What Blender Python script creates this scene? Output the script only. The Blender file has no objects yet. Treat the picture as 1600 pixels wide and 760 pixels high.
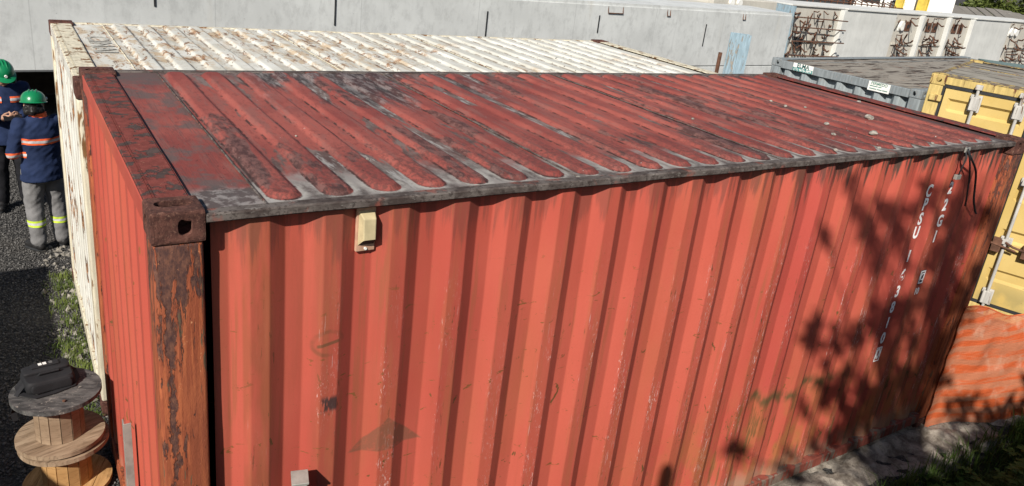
import bpy, bmesh, math, random
from mathutils import Vector, Matrix, noise
R = math.radians
rnd = random.Random(7)
scene = bpy.context.scene
C = scene.collection

# ------------------------------------------------------------------ camera, sky, sun, exposure
cam_d = bpy.data.cameras.new('camera')
cam = bpy.data.objects.new('camera', cam_d); C.objects.link(cam)
cam.matrix_world = (Matrix.Translation((-0.3518, -2.6240, 3.6072)) @ Matrix.Rotation(-0.6140, 4, 'Z')
                    @ Matrix.Rotation(1.2174, 4, 'X') @ Matrix.Rotation(0.1244, 4, 'Z'))
cam_d.sensor_width = 36.0
cam_d.lens = 36.0 * 1206.43 / 1600
cam_d.shift_x = -15.05 / 1600
cam_d.shift_y = -38.8 / 1600
cam_d.clip_start = 0.05; cam_d.clip_end = 3000
scene.camera = cam
SUN_AZ, SUN_EL = R(51), R(36.5)              # azimuth: degrees left of the -Y direction
to_sun = Vector((-math.sin(SUN_AZ) * math.cos(SUN_EL), -math.cos(SUN_AZ) * math.cos(SUN_EL), math.sin(SUN_EL)))
world = bpy.data.worlds.new('World'); scene.world = world; world.use_nodes = True
wn = world.node_tree
for n in list(wn.nodes): wn.nodes.remove(n)
sky = wn.nodes.new('ShaderNodeTexSky'); sky.sky_type = 'NISHITA'; sky.sun_disc = False
sky.sun_elevation = SUN_EL
sky.sun_rotation = math.atan2(to_sun.x, to_sun.y)
sky.air_density = 1.0; sky.dust_density = 1.0
bg = wn.nodes.new('ShaderNodeBackground'); bg.inputs['Strength'].default_value = 0.056
wo = wn.nodes.new('ShaderNodeOutputWorld')
wn.links.new(sky.outputs[0], bg.inputs[0]); wn.links.new(bg.outputs[0], wo.inputs[0])
sun_d = bpy.data.lights.new('sun', 'SUN'); sun_d.energy = 4.2; sun_d.angle = R(0.53); sun_d.color = (1.0, 0.95, 0.87)
sun = bpy.data.objects.new('sun', sun_d); C.objects.link(sun)
sun.rotation_euler = (-to_sun).to_track_quat('-Z', 'Y').to_euler(); sun.location = to_sun * 30
vs = scene.view_settings
vs.view_transform = 'Standard'; vs.look = 'None'; vs.gamma = 1.0; vs.use_curve_mapping = False
vs.exposure = 0.60
scene.cycles.max_bounces = 6

# ------------------------------------------------------------------ node helpers
class V:
    def __init__(s, nt, k): s.nt = nt; s.k = k
    def _m(s, op, b, rev=False, c=None):
        n = s.nt.nodes.new('ShaderNodeMath'); n.operation = op
        a, bb = (b, s) if rev else (s, b)
        for i, v in enumerate((a, bb, c)):
            if v is None: continue
            if isinstance(v, V): s.nt.links.new(v.k, n.inputs[i])
            else: n.inputs[i].default_value = v
        return V(s.nt, n.outputs[0])
    def __add__(s, b): return s._m('ADD', b)
    __radd__ = __add__
    def __sub__(s, b): return s._m('SUBTRACT', b)
    def __rsub__(s, b): return s._m('SUBTRACT', b, True)
    def __mul__(s, b): return s._m('MULTIPLY', b)
    __rmul__ = __mul__
    def __truediv__(s, b): return s._m('DIVIDE', b)
    def mx(s, b): return s._m('MAXIMUM', b)
    def mn(s, b): return s._m('MINIMUM', b)
    def frac(s): return s._m('FRACT', None)
    def sin(s): return s._m('SINE', None)
    def abs(s): return s._m('ABSOLUTE', None)
    def step(s, lo, hi):                      # smoothstep lo..hi -> 0..1 (lo > hi inverts)
        n = s.nt.nodes.new('ShaderNodeMapRange'); n.interpolation_type = 'SMOOTHSTEP'
        s.nt.links.new(s.k, n.inputs[0])
        if lo < hi: vals = (lo, hi, 0.0, 1.0)
        else: vals = (hi, lo, 1.0, 0.0)
        for i, v in enumerate(vals): n.inputs[1 + i].default_value = v
        return V(s.nt, n.outputs[0])

class Mat:
    def __init__(s, name, rough=0.8, metal=0.0, spec=0.3):
        s.m = bpy.data.materials.new(name); s.m.use_nodes = True; s.nt = s.m.node_tree
        s.b = s.nt.nodes['Principled BSDF']
        s.b.inputs['Roughness'].default_value = rough; s.b.inputs['Metallic'].default_value = metal
        s.b.inputs['Specular IOR Level'].default_value = spec
        t = s.nt.nodes.new('ShaderNodeTexCoord'); s.P = t.outputs['Object']
        sp = s.nt.nodes.new('ShaderNodeSeparateXYZ'); s.nt.links.new(s.P, sp.inputs[0])
        s.x, s.y, s.z = (V(s.nt, sp.outputs[i]) for i in range(3))
    def vec(s, sx, sy, sz, off=(0, 0, 0)):
        n = s.nt.nodes.new('ShaderNodeMapping'); s.nt.links.new(s.P, n.inputs[0])
        n.inputs['Scale'].default_value = (sx, sy, sz); n.inputs['Location'].default_value = off
        return n.outputs[0]
    def noise(s, sc, st=(1, 1, 1), detail=4, rough=0.55, dist=0.0, off=(0, 0, 0)):
        n = s.nt.nodes.new('ShaderNodeTexNoise')
        s.nt.links.new(s.vec(*[sc * k for k in st], off=off), n.inputs['Vector'])
        n.inputs['Scale'].default_value = 1.0; n.inputs['Detail'].default_value = detail
        n.inputs['Roughness'].default_value = rough; n.inputs['Distortion'].default_value = dist
        return V(s.nt, n.outputs['Fac'])
    def voro(s, sc, st=(1, 1, 1), feat='F1', out='Distance'):
        n = s.nt.nodes.new('ShaderNodeTexVoronoi'); n.feature = feat
        s.nt.links.new(s.vec(*[sc * k for k in st]), n.inputs['Vector']); n.inputs['Scale'].default_value = 1.0
        return V(s.nt, n.outputs[out])
    def rgb(s, c):
        n = s.nt.nodes.new('ShaderNodeRGB'); n.outputs[0].default_value = (*c, 1); return n.outputs[0]
    def mix(s, f, a, b):
        n = s.nt.nodes.new('ShaderNodeMix'); n.data_type = 'RGBA'
        if isinstance(f, V): s.nt.links.new(f.k, n.inputs[0])
        else: n.inputs[0].default_value = f
        for i, v in ((6, a), (7, b)):
            if isinstance(v, tuple): n.inputs[i].default_value = (*v, 1)
            else: s.nt.links.new(v, n.inputs[i])
        return n.outputs[2]
    def col(s, c):
        if isinstance(c, tuple): s.b.inputs['Base Color'].default_value = (*c, 1)
        else: s.nt.links.new(c, s.b.inputs['Base Color'])
        return s
    def rough(s, v):
        s.nt.links.new(v.k, s.b.inputs['Roughness']); return s
    def bump(s, h, dist=0.002, strength=0.6):
        n = s.nt.nodes.new('ShaderNodeBump'); s.nt.links.new(h.k, n.inputs['Height'])
        n.inputs['Distance'].default_value = dist; n.inputs['Strength'].default_value = strength
        s.nt.links.new(n.outputs[0], s.b.inputs['Normal']); return s
    def rand(s):
        n = s.nt.nodes.new('ShaderNodeObjectInfo'); return V(s.nt, n.outputs['Random'])
    def alpha(s, v):
        s.nt.links.new(v.k, s.b.inputs['Alpha']); return s

def plain(name, c, rough=0.8, var=0.25, sc=9.0, metal=0.0, spec=0.3, bump=0.0):
    m = Mat(name, rough, metal, spec); n = m.noise(sc, detail=5)
    m.col(m.mix(n.step(0.3, 0.7), tuple(k * (1 - var) for k in c), tuple(min(1, k * (1 + var)) for k in c)))
    if bump: m.bump(m.noise(sc * 6, detail=5), bump)
    return m.m

# ------------------------------------------------------------------ mesh helpers
class MB:
    def __init__(s): s.v = []; s.f = []
    def add(s, v, f):
        o = len(s.v); s.v += [tuple(p) for p in v]; s.f += [tuple(i + o for i in q) for q in f]; return s
    def box(s, a, b):
        (x0, y0, z0), (x1, y1, z1) = a, b
        return s.add([(x0, y0, z0), (x1, y0, z0), (x1, y1, z0), (x0, y1, z0), (x0, y0, z1), (x1, y0, z1), (x1, y1, z1), (x0, y1, z1)],
                     [(0, 3, 2, 1), (4, 5, 6, 7), (0, 1, 5, 4), (1, 2, 6, 5), (2, 3, 7, 6), (3, 0, 4, 7)])
    def obox(s, size, M):
        o = MB().box((-size[0] / 2, -size[1] / 2, -size[2] / 2), (size[0] / 2, size[1] / 2, size[2] / 2))
        return s.add([M @ Vector(p) for p in o.v], o.f)
    def tube(s, pts, rad, n=8, caps=True):
        pts = [Vector(p) for p in pts]; k = len(pts)
        rad = list(rad) if hasattr(rad, '__len__') else [rad] * k
        rings = []; prev = None
        for i in range(k):
            t = (pts[min(i + 1, k - 1)] - pts[max(i - 1, 0)]).normalized()
            if prev is None:
                u = t.orthogonal().normalized()
            else:
                u = (prev - t * prev.dot(t)); u = u.normalized() if u.length > 1e-6 else t.orthogonal().normalized()
            prev = u; w = t.cross(u)
            rings.append([pts[i] + (u * math.cos(2 * math.pi * j / n) + w * math.sin(2 * math.pi * j / n)) * rad[i] for j in range(n)])
        o = len(s.v); s.v += [tuple(p) for r in rings for p in r]
        for i in range(k - 1):
            for j in range(n):
                a = o + i * n + j; b = o + i * n + (j + 1) % n
                s.f.append((a, b, b + n, a + n))
        if caps:
            s.f.append(tuple(o + j for j in reversed(range(n)))); s.f.append(tuple(o + (k - 1) * n + j for j in range(n)))
        return s
    def capsule(s, a, b, ra, rb, n=12):
        a, b = Vector(a), Vector(b); d = (b - a).normalized(); pts = []; rr = []
        for i in range(5):
            t = math.pi / 2 * i / 4; pts.append(a - d * ra * math.cos(t)); rr.append(max(ra * math.sin(t), 0.001))
        for i in range(5):
            t = math.pi / 2 * i / 4; pts.append(b + d * rb * math.sin(t)); rr.append(max(rb * math.cos(t), 0.001))
        return s.tube(pts, rr, n)
    def loft(s, rings, caps=True):
        n = len(rings[0]); o = len(s.v); s.v += [tuple(p) for r in rings for p in r]
        for i in range(len(rings) - 1):
            for j in range(n):
                a = o + i * n + j; b = o + i * n + (j + 1) % n
                s.f.append((a, b, b + n, a + n))
        if caps:
            s.f.append(tuple(o + j for j in reversed(range(n)))); s.f.append(tuple(o + (len(rings) - 1) * n + j for j in range(n)))
        return s
    def ell(s, rows, n=20):                    # rows of (cx, cy, z, rx, ry)
        return s.loft([[(cx + rx * math.cos(2 * math.pi * j / n), cy + ry * math.sin(2 * math.pi * j / n), z) for j in range(n)] for cx, cy, z, rx, ry in rows])
    def prism(s, poly, z0, z1):
        return s.loft([[(x, y, z0) for x, y in poly], [(x, y, z1) for x, y in poly]])
    def mesh(s, name):
        m = bpy.data.meshes.new(name); m.from_pydata(s.v, [], s.f); m.validate(); m.update(); return m
    def build(s, name, mat, parent=None, bevel=0, smooth=False, seg=2):
        return link(name, s.mesh(name), mat, parent, bevel, smooth, seg)

def fix_normals(me):
    bm = bmesh.new(); bm.from_mesh(me); bmesh.ops.recalc_face_normals(bm, faces=bm.faces); bm.to_mesh(me); bm.free()
def link(name, me, mat, parent=None, bevel=0, smooth=False, seg=2):
    o = bpy.data.objects.new(name, me); C.objects.link(o); o.parent = parent
    if mat and not me.materials: me.materials.append(mat)
    if bevel:
        bm = bmesh.new(); bm.from_mesh(me)
        bmesh.ops.bevel(bm, geom=list(bm.edges), offset=bevel, segments=seg, affect='EDGES', profile=0.5, clamp_overlap=True)
        bmesh.ops.recalc_face_normals(bm, faces=bm.faces); bm.to_mesh(me); bm.free()
    if smooth:
        for p in me.polygons: p.use_smooth = True
        try: me.set_sharp_from_angle(angle=R(40))
        except Exception: pass
    return o
def tag(o, label=None, cat=None, group=None, kind=None):
    if label: o['label'] = label
    if cat: o['category'] = cat
    if group: o['group'] = group
    if kind: o['kind'] = kind
    return o
def thing(name, label, cat, loc=(0, 0, 0), rz=0.0, group=None):
    o = bpy.data.objects.new(name, None); C.objects.link(o); o.empty_display_size = 0.2
    o.location = loc; o.rotation_euler = (0, 0, rz); return tag(o, label, cat, group)
def copy_of(o, parent, loc=None, scale=None, name=None):
    c = o.copy(); c.parent = parent; C.objects.link(c)
    if loc is not None: c.location = loc
    if scale is not None: c.scale = scale
    return c
def evaluated(me, mods):
    o = bpy.data.objects.new('tmp', me); C.objects.link(o)
    mods(o); bpy.context.view_layer.update()
    dg = bpy.context.evaluated_depsgraph_get()
    r = bpy.data.meshes.new_from_object(o.evaluated_get(dg), depsgraph=dg)
    bpy.data.objects.remove(o); return r
def cut(me, cutters):
    fix_normals(me)
    tmp = []
    def mods(o):
        for c in cutters:
            fix_normals(c); t = bpy.data.objects.new('cutter', c); C.objects.link(t); tmp.append(t)
            m = o.modifiers.new('b', 'BOOLEAN'); m.object = t; m.operation = 'DIFFERENCE'; m.solver = 'EXACT'
    r = evaluated(me, mods)
    for t in tmp: bpy.data.objects.remove(t)
    return r
def text_mesh(txt, size, name, bold=0.0, extrude=0.0006):
    cu = bpy.data.curves.new(name, 'FONT'); cu.body = txt; cu.size = size; cu.align_x = 'CENTER'; cu.align_y = 'CENTER'
    cu.offset = bold; cu.extrude = extrude
    o = bpy.data.objects.new(name, cu); C.objects.link(o); bpy.context.view_layer.update()
    me = bpy.data.meshes.new_from_object(o.evaluated_get(bpy.context.evaluated_depsgraph_get()))
    bpy.data.objects.remove(o); me.name = name; me.materials.clear(); return me

# ------------------------------------------------------------------ materials
def red_side(end=False):
    m = Mat('red_container_paint' + ('_end' if end else ''), 0.62, 0, 0.25)
    tone = m.noise(1.1, (1, 1, 0.35), 3)
    k = 0.93 if end else 1.0
    c = m.mix(tone.step(0.35, 0.65), (0.375 * k, 0.066 * k, 0.046 * k), (0.455 * k, 0.094 * k, 0.062 * k))
    c = m.mix(m.noise(2.2, (1, 1, 0.25), 4, off=(5, 3, 1)).step(0.48, 0.72) * 0.6, c, (0.37 * k, 0.105 * k, 0.052 * k))
    c = m.mix(m.noise(70, (1, 1, 0.9), 5, 0.75).step(0.45, 0.8) * 0.22, c, (0.33 * k, 0.07 * k, 0.045 * k))
    c = m.mix(m.noise(26, (1, 1, 0.05), 3).step(0.5, 0.8) * 0.28, c, (0.36, 0.07, 0.045))
    if not end:
        left = m.x.step(1.5, 0.5) * m.noise(6, (1.5, 1, 0.12), 5, .6, off=(3, 0, 0)).step(0.38, 0.66)
        c = m.mix(left * 0.6, c, (0.26, 0.072, 0.040))
        rr_ = m.noise(16, (1.4, 1, 0.05), 5, .6, off=(6, 2, 1)).step(0.57, 0.66) * m.noise(1.4, (1, 1, .6), 4, off=(2, 1, 2)).step(0.42, 0.6)
        c = m.mix(rr_ * 0.55, c, (0.25, 0.085, 0.040))
        sheet = m.x.step(3.52, 3.53) * m.x.step(3.80, 3.79)
        c = m.mix(sheet * m.z.step(0.9, 1.0) * 0.55, c, (0.40, 0.06, 0.05))
        band = m.x.step(0.30, 0.31) * m.x.step(0.415, 0.405)
        c = m.mix(band * m.noise(7, (2, 1, 0.4), 5).step(0.35, 0.62) * 0.6, c, (0.24, 0.075, 0.035))
        outer = m.y.step(0.036, 0.030)
        # worn paint on the proud faces
        c = m.mix(outer * m.noise(9, (3, 1, 0.25), 5, off=(1, 0, 2)).step(0.45, 0.65) * 0.5, c, (0.34, 0.10, 0.05))
        low = m.z.step(2.35, 1.55)
        chip = m.noise(120, (1.5, 1, 0.28), 4, 0.7).step(0.585, 0.625) * m.noise(5, (2.2, 1, 0.55), 3, off=(0, 0, 4)).step(0.44, 0.58)
        vary = m.noise(1.0, (1.9, 1, 0.9), 3, off=(4, 0, 8)).step(0.40, 0.56)
        c = m.mix(outer * chip * low * vary * 0.9, c, (0.66, 0.44, 0.40))
        line = m.noise(75, (2.6, 1, 0.07), 4, 0.65).step(0.635, 0.665) * m.noise(3.3, (2, 1, 0.8), 3, off=(7, 0, 0)).step(0.42, 0.55)
        c = m.mix(outer * line * low * vary, c, (0.70, 0.62, 0.62))
        dk = m.noise(45, (1.6, 1, 0.22), 5, 0.65, off=(3, 1, 0)).step(0.62, 0.66) * m.noise(2.6, (2, 1, 1), 3, off=(9, 2, 0)).step(0.45, 0.6)
        c = m.mix(outer * dk * m.z.step(2.5, 1.9), c, (0.10, 0.05, 0.022))
        # grime running down from the roof rail
        g = (m.noise(20, (1.3, 1, 0.08), 6, .65) + m.z.step(2.25, 2.54) * 0.22).step(0.60, 0.74) * m.z.step(2.12, 2.35)
        right = m.x.step(2.2, 4.6) * 0.6 + 0.4
        c = m.mix(g * right * 0.95, c, (0.055, 0.042, 0.033))
        g2 = m.noise(8, (1.6, 1, 0.08), 4, off=(2, 0, 0)).step(0.55, 0.75) * m.x.step(4.2, 5.8)
        c = m.mix(g2 * 0.6, c, (0.14, 0.05, 0.032))
        # long ochre smear low on the right
        s = m.noise(4.0, (1.6, 1, 0.7), 6, .65).step(0.42, 0.62) * m.z.step(1.25, 0.35) * m.x.step(2.2, 3.4)
        c = m.mix(s * 0.75, c, (0.30, 0.125, 0.042))
        s = m.noise(22, (1.2, 1, 0.10), 6, .65, off=(1, 4, 4)).step(0.56, 0.62) * m.z.step(1.15, 0.6) * m.x.step(2.8, 3.6)
        c = m.mix(s * 0.8, c, (0.12, 0.070, 0.028))
        s = ((m.z - 0.86 + (m.noise(7, (1, 1, 0.3), 4) - 0.5) * 0.30).abs()).step(0.08, 0.0) * m.x.step(3.35, 3.6) * m.x.step(4.75, 4.3)
        c = m.mix(s * m.noise(14, (1, 1, 0.4), 5).step(0.35, 0.55) * 0.9, c, (0.085, 0.062, 0.026))
        # an old dark sticker ghost
        jit = (m.noise(30, detail=5) - 0.5) * 0.02
        t = (m.x * 1.0 + m.z * -1.02 + jit).step(-0.622, -0.612) * (m.z + m.x * 0.98 - 2.425).step(0.008, -0.004) * (m.z + m.x * 0.055).step(1.385, 1.395)
        c = m.mix(t * (m.noise(25, detail=6, rough=.7).step(0.3, 0.5) * 0.5 + 0.25), c, (0.17, 0.075, 0.045))
        # sprayed ring
        dx = m.x - 0.64; dz = (m.z - 1.955) * 1.15
        d = (dx * dx + dz * dz)._m('SQRT', None)
        ring = ((d - 0.062).abs()).step(0.016, 0.003) * 0.5 * m.noise(9, detail=4, off=(1, 1, 1)).step(0.38, 0.6)
        bar = (m.z - 1.952 - dx * 0.18).abs().step(0.011, 0.004) * dx.abs().step(0.052, 0.04) * 0.8
        c = m.mix(ring.mx(bar), c, (0.12, 0.06, 0.03))
        blk = m.x.step(0.61, 0.625) * m.x.step(0.690, 0.682) * (m.z - 1.66).abs().step(0.05, 0.02) * m.noise(70, (1, 1, 0.15), 2).step(0.42, 0.5)
        c = m.mix(blk * 0.9, c, (0.03, 0.025, 0.025))
    else:
        c = m.mix(m.noise(30, (1, 3, 0.12), 4).step(0.60, 0.72) * 0.5, c, (0.28, 0.05, 0.035))
        c = m.mix(m.noise(16, (1, 2, 0.5), 5, off=(0, 3, 1)).step(0.66, 0.70) * 0.9, c, (0.20, 0.085, 0.03))
    # chips through to brown metal, everywhere
    spot = m.noise(12, (1.2, 1, 0.75), 6, 0.66, 0.8, off=(4, 4, 4)).step(0.652, 0.668)
    spot = spot * m.z.step(2.3, 1.4)
    c = m.mix(spot, c, (0.13, 0.065, 0.025))
    sc = m.noise(18, (0.55, 1, 1.5), 5, 0.6, 1.6, off=(8, 1, 3)).step(0.668, 0.682) * m.z.step(2.45, 1.9)
    c = m.mix(sc, c, (0.19, 0.075, 0.028))
    c = m.mix(m.z.step(0.36, 0.19) * m.noise(9, (1, 1, 0.6), 4).step(0.3, 0.6) * 0.7, c, (0.30, 0.20, 0.14))
    m.col(c); m.rough(m.noise(4, detail=3).step(0.2, 0.8) * 0.22 + 0.5)
    m.bump(m.noise(3.0, (1, 1, 0.6), 2) * 3.0 + m.noise(120, detail=3) * 0.25 + spot * -0.3, 0.003, 0.35)
    return m.m

def lobe_dist(m, first, W):
    dx = ((((m.x - first) / 0.2075) + 0.5).frac() - 0.5) * 0.2075
    dy = (0.152 - m.y).mx(0.0) + (m.y - (W - 0.152)).mx(0.0)
    return (dx * dx + dy * dy)._m('SQRT', None), dx

def red_roof(h0):
    m = Mat('red_roof_paint', 0.75, 0, 0.2)
    d, dx = lobe_dist(m, 0.49, 2.438)
    flat = m.x.step(0.415, 0.405)
    lobe = d.step(0.070, 0.064) * (1.0 - flat)
    trough = (1.0 - lobe) * (1.0 - flat)
    red = m.mix(m.noise(2.5, (1, 0.6, 1), 5).step(0.35, 0.65), (0.195, 0.046, 0.038), (0.285, 0.078, 0.061))
    red = m.mix(m.noise(34, (1.5, 0.45, 1), 6, 0.75).step(0.50, 0.66) * 0.55, red, (0.13, 0.034, 0.030))
    red = m.mix(m.noise(9, (2.0, 0.3, 1), 5, 0.65, off=(9, 2, 0)).step(0.50, 0.62) * 0.55, red, (0.19, 0.085, 0.072))
    dirt = m.mix(m.noise(11, (1, .5, 1), 6, .72).step(0.40, 0.62), (0.062, 0.052, 0.047), (0.155, 0.135, 0.122))
    n1 = m.noise(1.0, (4.8, 1.15, 1), 6, 0.62, 0.25)
    patch = n1.step(0.505, 0.545)
    near = (m.y + (m.noise(9, detail=5) - 0.5) * 0.35).step(0.50, 0.26)
    far = (m.y + (m.noise(5, detail=5, off=(3, 0, 0)) - 0.5) * 0.9).step(2.05, 2.35)
    c = m.mix((trough * (patch * 0.86).mx(far * 0.8)).mn(0.96), red, dirt)
    c = m.mix(trough * near * 0.96, c, m.mix(m.noise(9, (1, .5, 1), 7, .72, off=(2, 2, 0)).step(0.38, 0.60), (0.085, 0.072, 0.066), (0.235, 0.215, 0.20)))
    # pale silt washed up round the stampings at the near rim
    halo = d.step(0.110, 0.076) * trough * (m.y + (m.noise(7, detail=4) - 0.5) * 0.3).step(0.36, 0.16)
    c = m.mix(halo * m.noise(13, (1, 0.6, 1), 6, 0.7).step(0.36, 0.60) * 0.85, c, (0.36, 0.34, 0.31))
    silt = trough * n1.step(0.575, 0.60) * m.noise(24, (2.0, 0.3, 1), 4).step(0.45, 0.6)
    c = m.mix(silt * 0.7, c, (0.32, 0.305, 0.29))
    # flaking black-brown grime on the stampings
    fl = lobe * (m.noise(38, (1.4, 0.8, 1), 7, 0.78).step(0.49, 0.53) * (m.y + (m.noise(2.3, (2, 1, 1), 5, .65) - .5) * 1.6).step(0.95, 0.25) * 0.8)
    c = m.mix(fl * 0.85, c, (0.095, 0.038, 0.033))
    lg = lobe * m.noise(1.0, (5.3, 0.95, 1), 6, 0.66, 0.3, off=(3.3, 1.7, 0)).step(0.545, 0.60)
    c = m.mix(lg * 0.82, c, m.mix(m.noise(26, (1, .5, 1), 6, .75).step(0.42, 0.58), (0.035, 0.024, 0.023), (0.13, 0.072, 0.064)))
    # dark broken lines along the edges of the stampings
    ed = ((d - 0.066).abs()).step(0.0085, 0.003) * m.noise(1.0, (4.8, 2.6, 1), 5, 0.7, off=(0, 4, 2)).step(0.47, 0.55) * (1.0 - flat)
    c = m.mix(ed * m.noise(50, (1, 0.4, 1), 4).step(0.36, 0.52) * 0.9, c, (0.035, 0.020, 0.018))
    crack = m.noise(17, (1.6, 0.9, 1), 6, 0.72, 1.6).step(0.635, 0.655) * m.noise(2.2, detail=3, off=(2, 2, 0)).step(0.42, 0.58)
    c = m.mix(crack * 0.85, c, (0.040, 0.018, 0.016))
    # sooty region over the back left
    soot = m.x.step(0.75, 1.05) * m.x.step(2.9, 1.9) * m.y.step(1.1, 1.7) * m.noise(1.0, (6, 1.3, 1), 6, 0.66, 0.4, off=(5, 5, 0)).step(0.46, 0.56)
    c = m.mix(soot * 0.85, c, m.mix(m.noise(18, (1.6, .3, 1), 6, .7).step(0.45, 0.62), (0.034, 0.028, 0.028), (0.17, 0.155, 0.15)))
    c = m.mix(m.x.step(5.45, 5.85) * m.noise(1.0, (7, 1.0, 1), 5, .65).step(0.40, 0.52) * 0.85, c, (0.060, 0.050, 0.048))
    # flat sheet at the left
    f1 = flat * m.noise(3.5, (1.2, 1, 1), 6, 0.68, off=(0, 1, 0)).step(0.48, 0.60)
    c = m.mix(f1 * 0.8, c, (0.095, 0.078, 0.073))
    f2 = flat * m.noise(60, (2.6, 0.06, 1), 4, .6).step(0.52, 0.62) * 0.35
    c = m.mix(f2, c, (0.07, 0.04, 0.038))
    f3 = flat * (m.y + (m.noise(10, detail=5) - .5) * .16).step(0.33, 0.25)
    c = m.mix(f3 * 0.92, c, m.mix(m.noise(20, detail=6, rough=.7).step(0.46, 0.60), (0.075, 0.067, 0.064), (0.22, 0.205, 0.195)))
    f4 = flat * (m.y + (m.noise(8, detail=5, off=(4, 0, 0)) - .5) * .6).step(1.95, 2.25)
    c = m.mix(f4 * 0.85, c, (0.085, 0.072, 0.068))
    spk = m.noise(46, detail=4, off=(3, 3, 3)).step(0.735, 0.75)
    c = m.mix(spk, c, (0.46, 0.43, 0.40))
    m.col(c)
    m.bump(m.noise(70, (1, 0.5, 1), 6, 0.75) + m.noise(9, detail=3) * 1.2 - crack * 0.6 - fl * 0.5 + near * trough * 0.6, 0.003, 0.45)
    return m.m

def rusty(name, paint=None, amt=0.5, base=(0.105, 0.045, 0.032)):
    m = Mat(name, 0.88, 0, 0.15)
    c = m.mix(m.noise(14, detail=6, rough=0.7).step(0.35, 0.68), tuple(k * 0.62 for k in base), base)
    c = m.mix(m.noise(70, detail=4, rough=0.7).step(0.6, 0.75) * 0.7, c, (0.21, 0.13, 0.09))
    if paint:
        pm = (m.noise(8, (1.6, 1.6, 0.30), 6, 0.62, 0.4) + m.noise(45, (1, 1, 0.18), 4) * 0.18).step(amt + 0.04, amt + 0.09)
        c = m.mix(pm, c, m.mix(m.noise(30, (1, 1, 0.12), 4).step(0.35, 0.7), tuple(k * 0.72 for k in paint), paint))
        c = m.mix(m.noise(55, (1, 1, 0.3), 5, 0.7, 1.0).step(0.64, 0.68) * 0.8, c, (0.42, 0.24, 0.15))
        m.bump(pm * 1.4 + m.noise(90, detail=5, rough=0.7), 0.003, 0.7)
    else:
        m.bump(m.noise(110, detail=5, rough=0.75) + m.noise(20, detail=3), 0.004, 0.8)
    return m.col(c).m

def red_post():
    m = Mat('red_post_paint', 0.72, 0, 0.25)
    red = m.mix(m.noise(60, (1, 1, 0.05), 6, .7).step(0.42, 0.6), (0.22, 0.055, 0.025), (0.37, 0.105, 0.042))
    c = m.mix(m.noise(5, (1, 1, 0.3), 4).step(0.4, 0.7) * 0.6, red, (0.24, 0.07, 0.035))
    d = m.x - 0.046
    scar = (d.abs() + (m.noise(16, (1, 1, 0.35), 8, .72) - 0.5) * 0.16).step(0.016, 0.008)
    scar = scar.mx((m.noise(24, (1.3, 1, 0.22), 8, 0.72, 0.5) + m.z.step(1.9, 2.46) * 0.13).step(0.585, 0.61))
    c = m.mix(scar, c, m.mix(m.noise(60, (1, 1, 0.5), 5, 0.7).step(0.35, 0.7), (0.055, 0.026, 0.024), (0.15, 0.065, 0.042)))
    c = m.mix(m.noise(60, (1, 1, 0.35), 5, 0.7, 1.2).step(0.655, 0.685), c, (0.56, 0.25, 0.12))
    c = m.mix(m.noise(34, (1, 1, 0.13), 4, off=(3, 0, 2)).step(0.635, 0.665) * 0.9, c, (0.10, 0.075, 0.045))
    m.col(c); m.bump(scar * -2.0 + m.noise(90, (1, 1, 0.4), 5, 0.7) + m.noise(22, (1, 1, 0.4), 3), 0.003, 0.8)
    return m.m

def casting_rust():
    m = Mat('rusty_casting', 0.9, 0, 0.15)
    c = m.mix(m.noise(16, detail=7, rough=0.72).step(0.38, 0.62), (0.060, 0.027, 0.022), (0.135, 0.058, 0.044))
    c = m.mix(m.noise(75, detail=6, rough=0.78).step(0.53, 0.62) * 0.7, c, (0.20, 0.105, 0.075))
    c = m.mix(m.noise(60, detail=6, rough=0.78, off=(3, 1, 2)).step(0.56, 0.62) * 0.8, c, (0.035, 0.018, 0.016))
    c = m.mix(m.noise(22, detail=5, rough=0.7, off=(1, 6, 2)).step(0.63, 0.68) * 0.6, c, (0.28, 0.17, 0.12))
    return m.col(c).bump(m.noise(120, detail=6, rough=0.78) + m.noise(26, detail=4), 0.005, 0.9).m

def rail_mat():
    m = Mat('dusty_rail', 0.85, 0, 0.15)
    c = m.mix(m.noise(12, (0.6, 1, 1), 5, 0.65).step(0.35, 0.65), (0.050, 0.037, 0.033), (0.135, 0.115, 0.104))
    c = m.mix(m.noise(7, (1, 1, 1), 5, off=(2, 2, 2)).step(0.58, 0.66) * 0.6, c, (0.24, 0.065, 0.045))
    c = m.mix(m.noise(50, detail=6, rough=.75).step(0.52, 0.60) * 0.7, c, (0.030, 0.022, 0.020))
    c = m.mix(m.noise(26, (.5, 1, 1), 6, .75, off=(7, 0, 1)).step(0.60, 0.65) * 0.6, c, (0.24, 0.22, 0.20))
    return m.col(c).bump(m.noise(60, detail=5, rough=0.7), 0.004, 0.7).m

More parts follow.
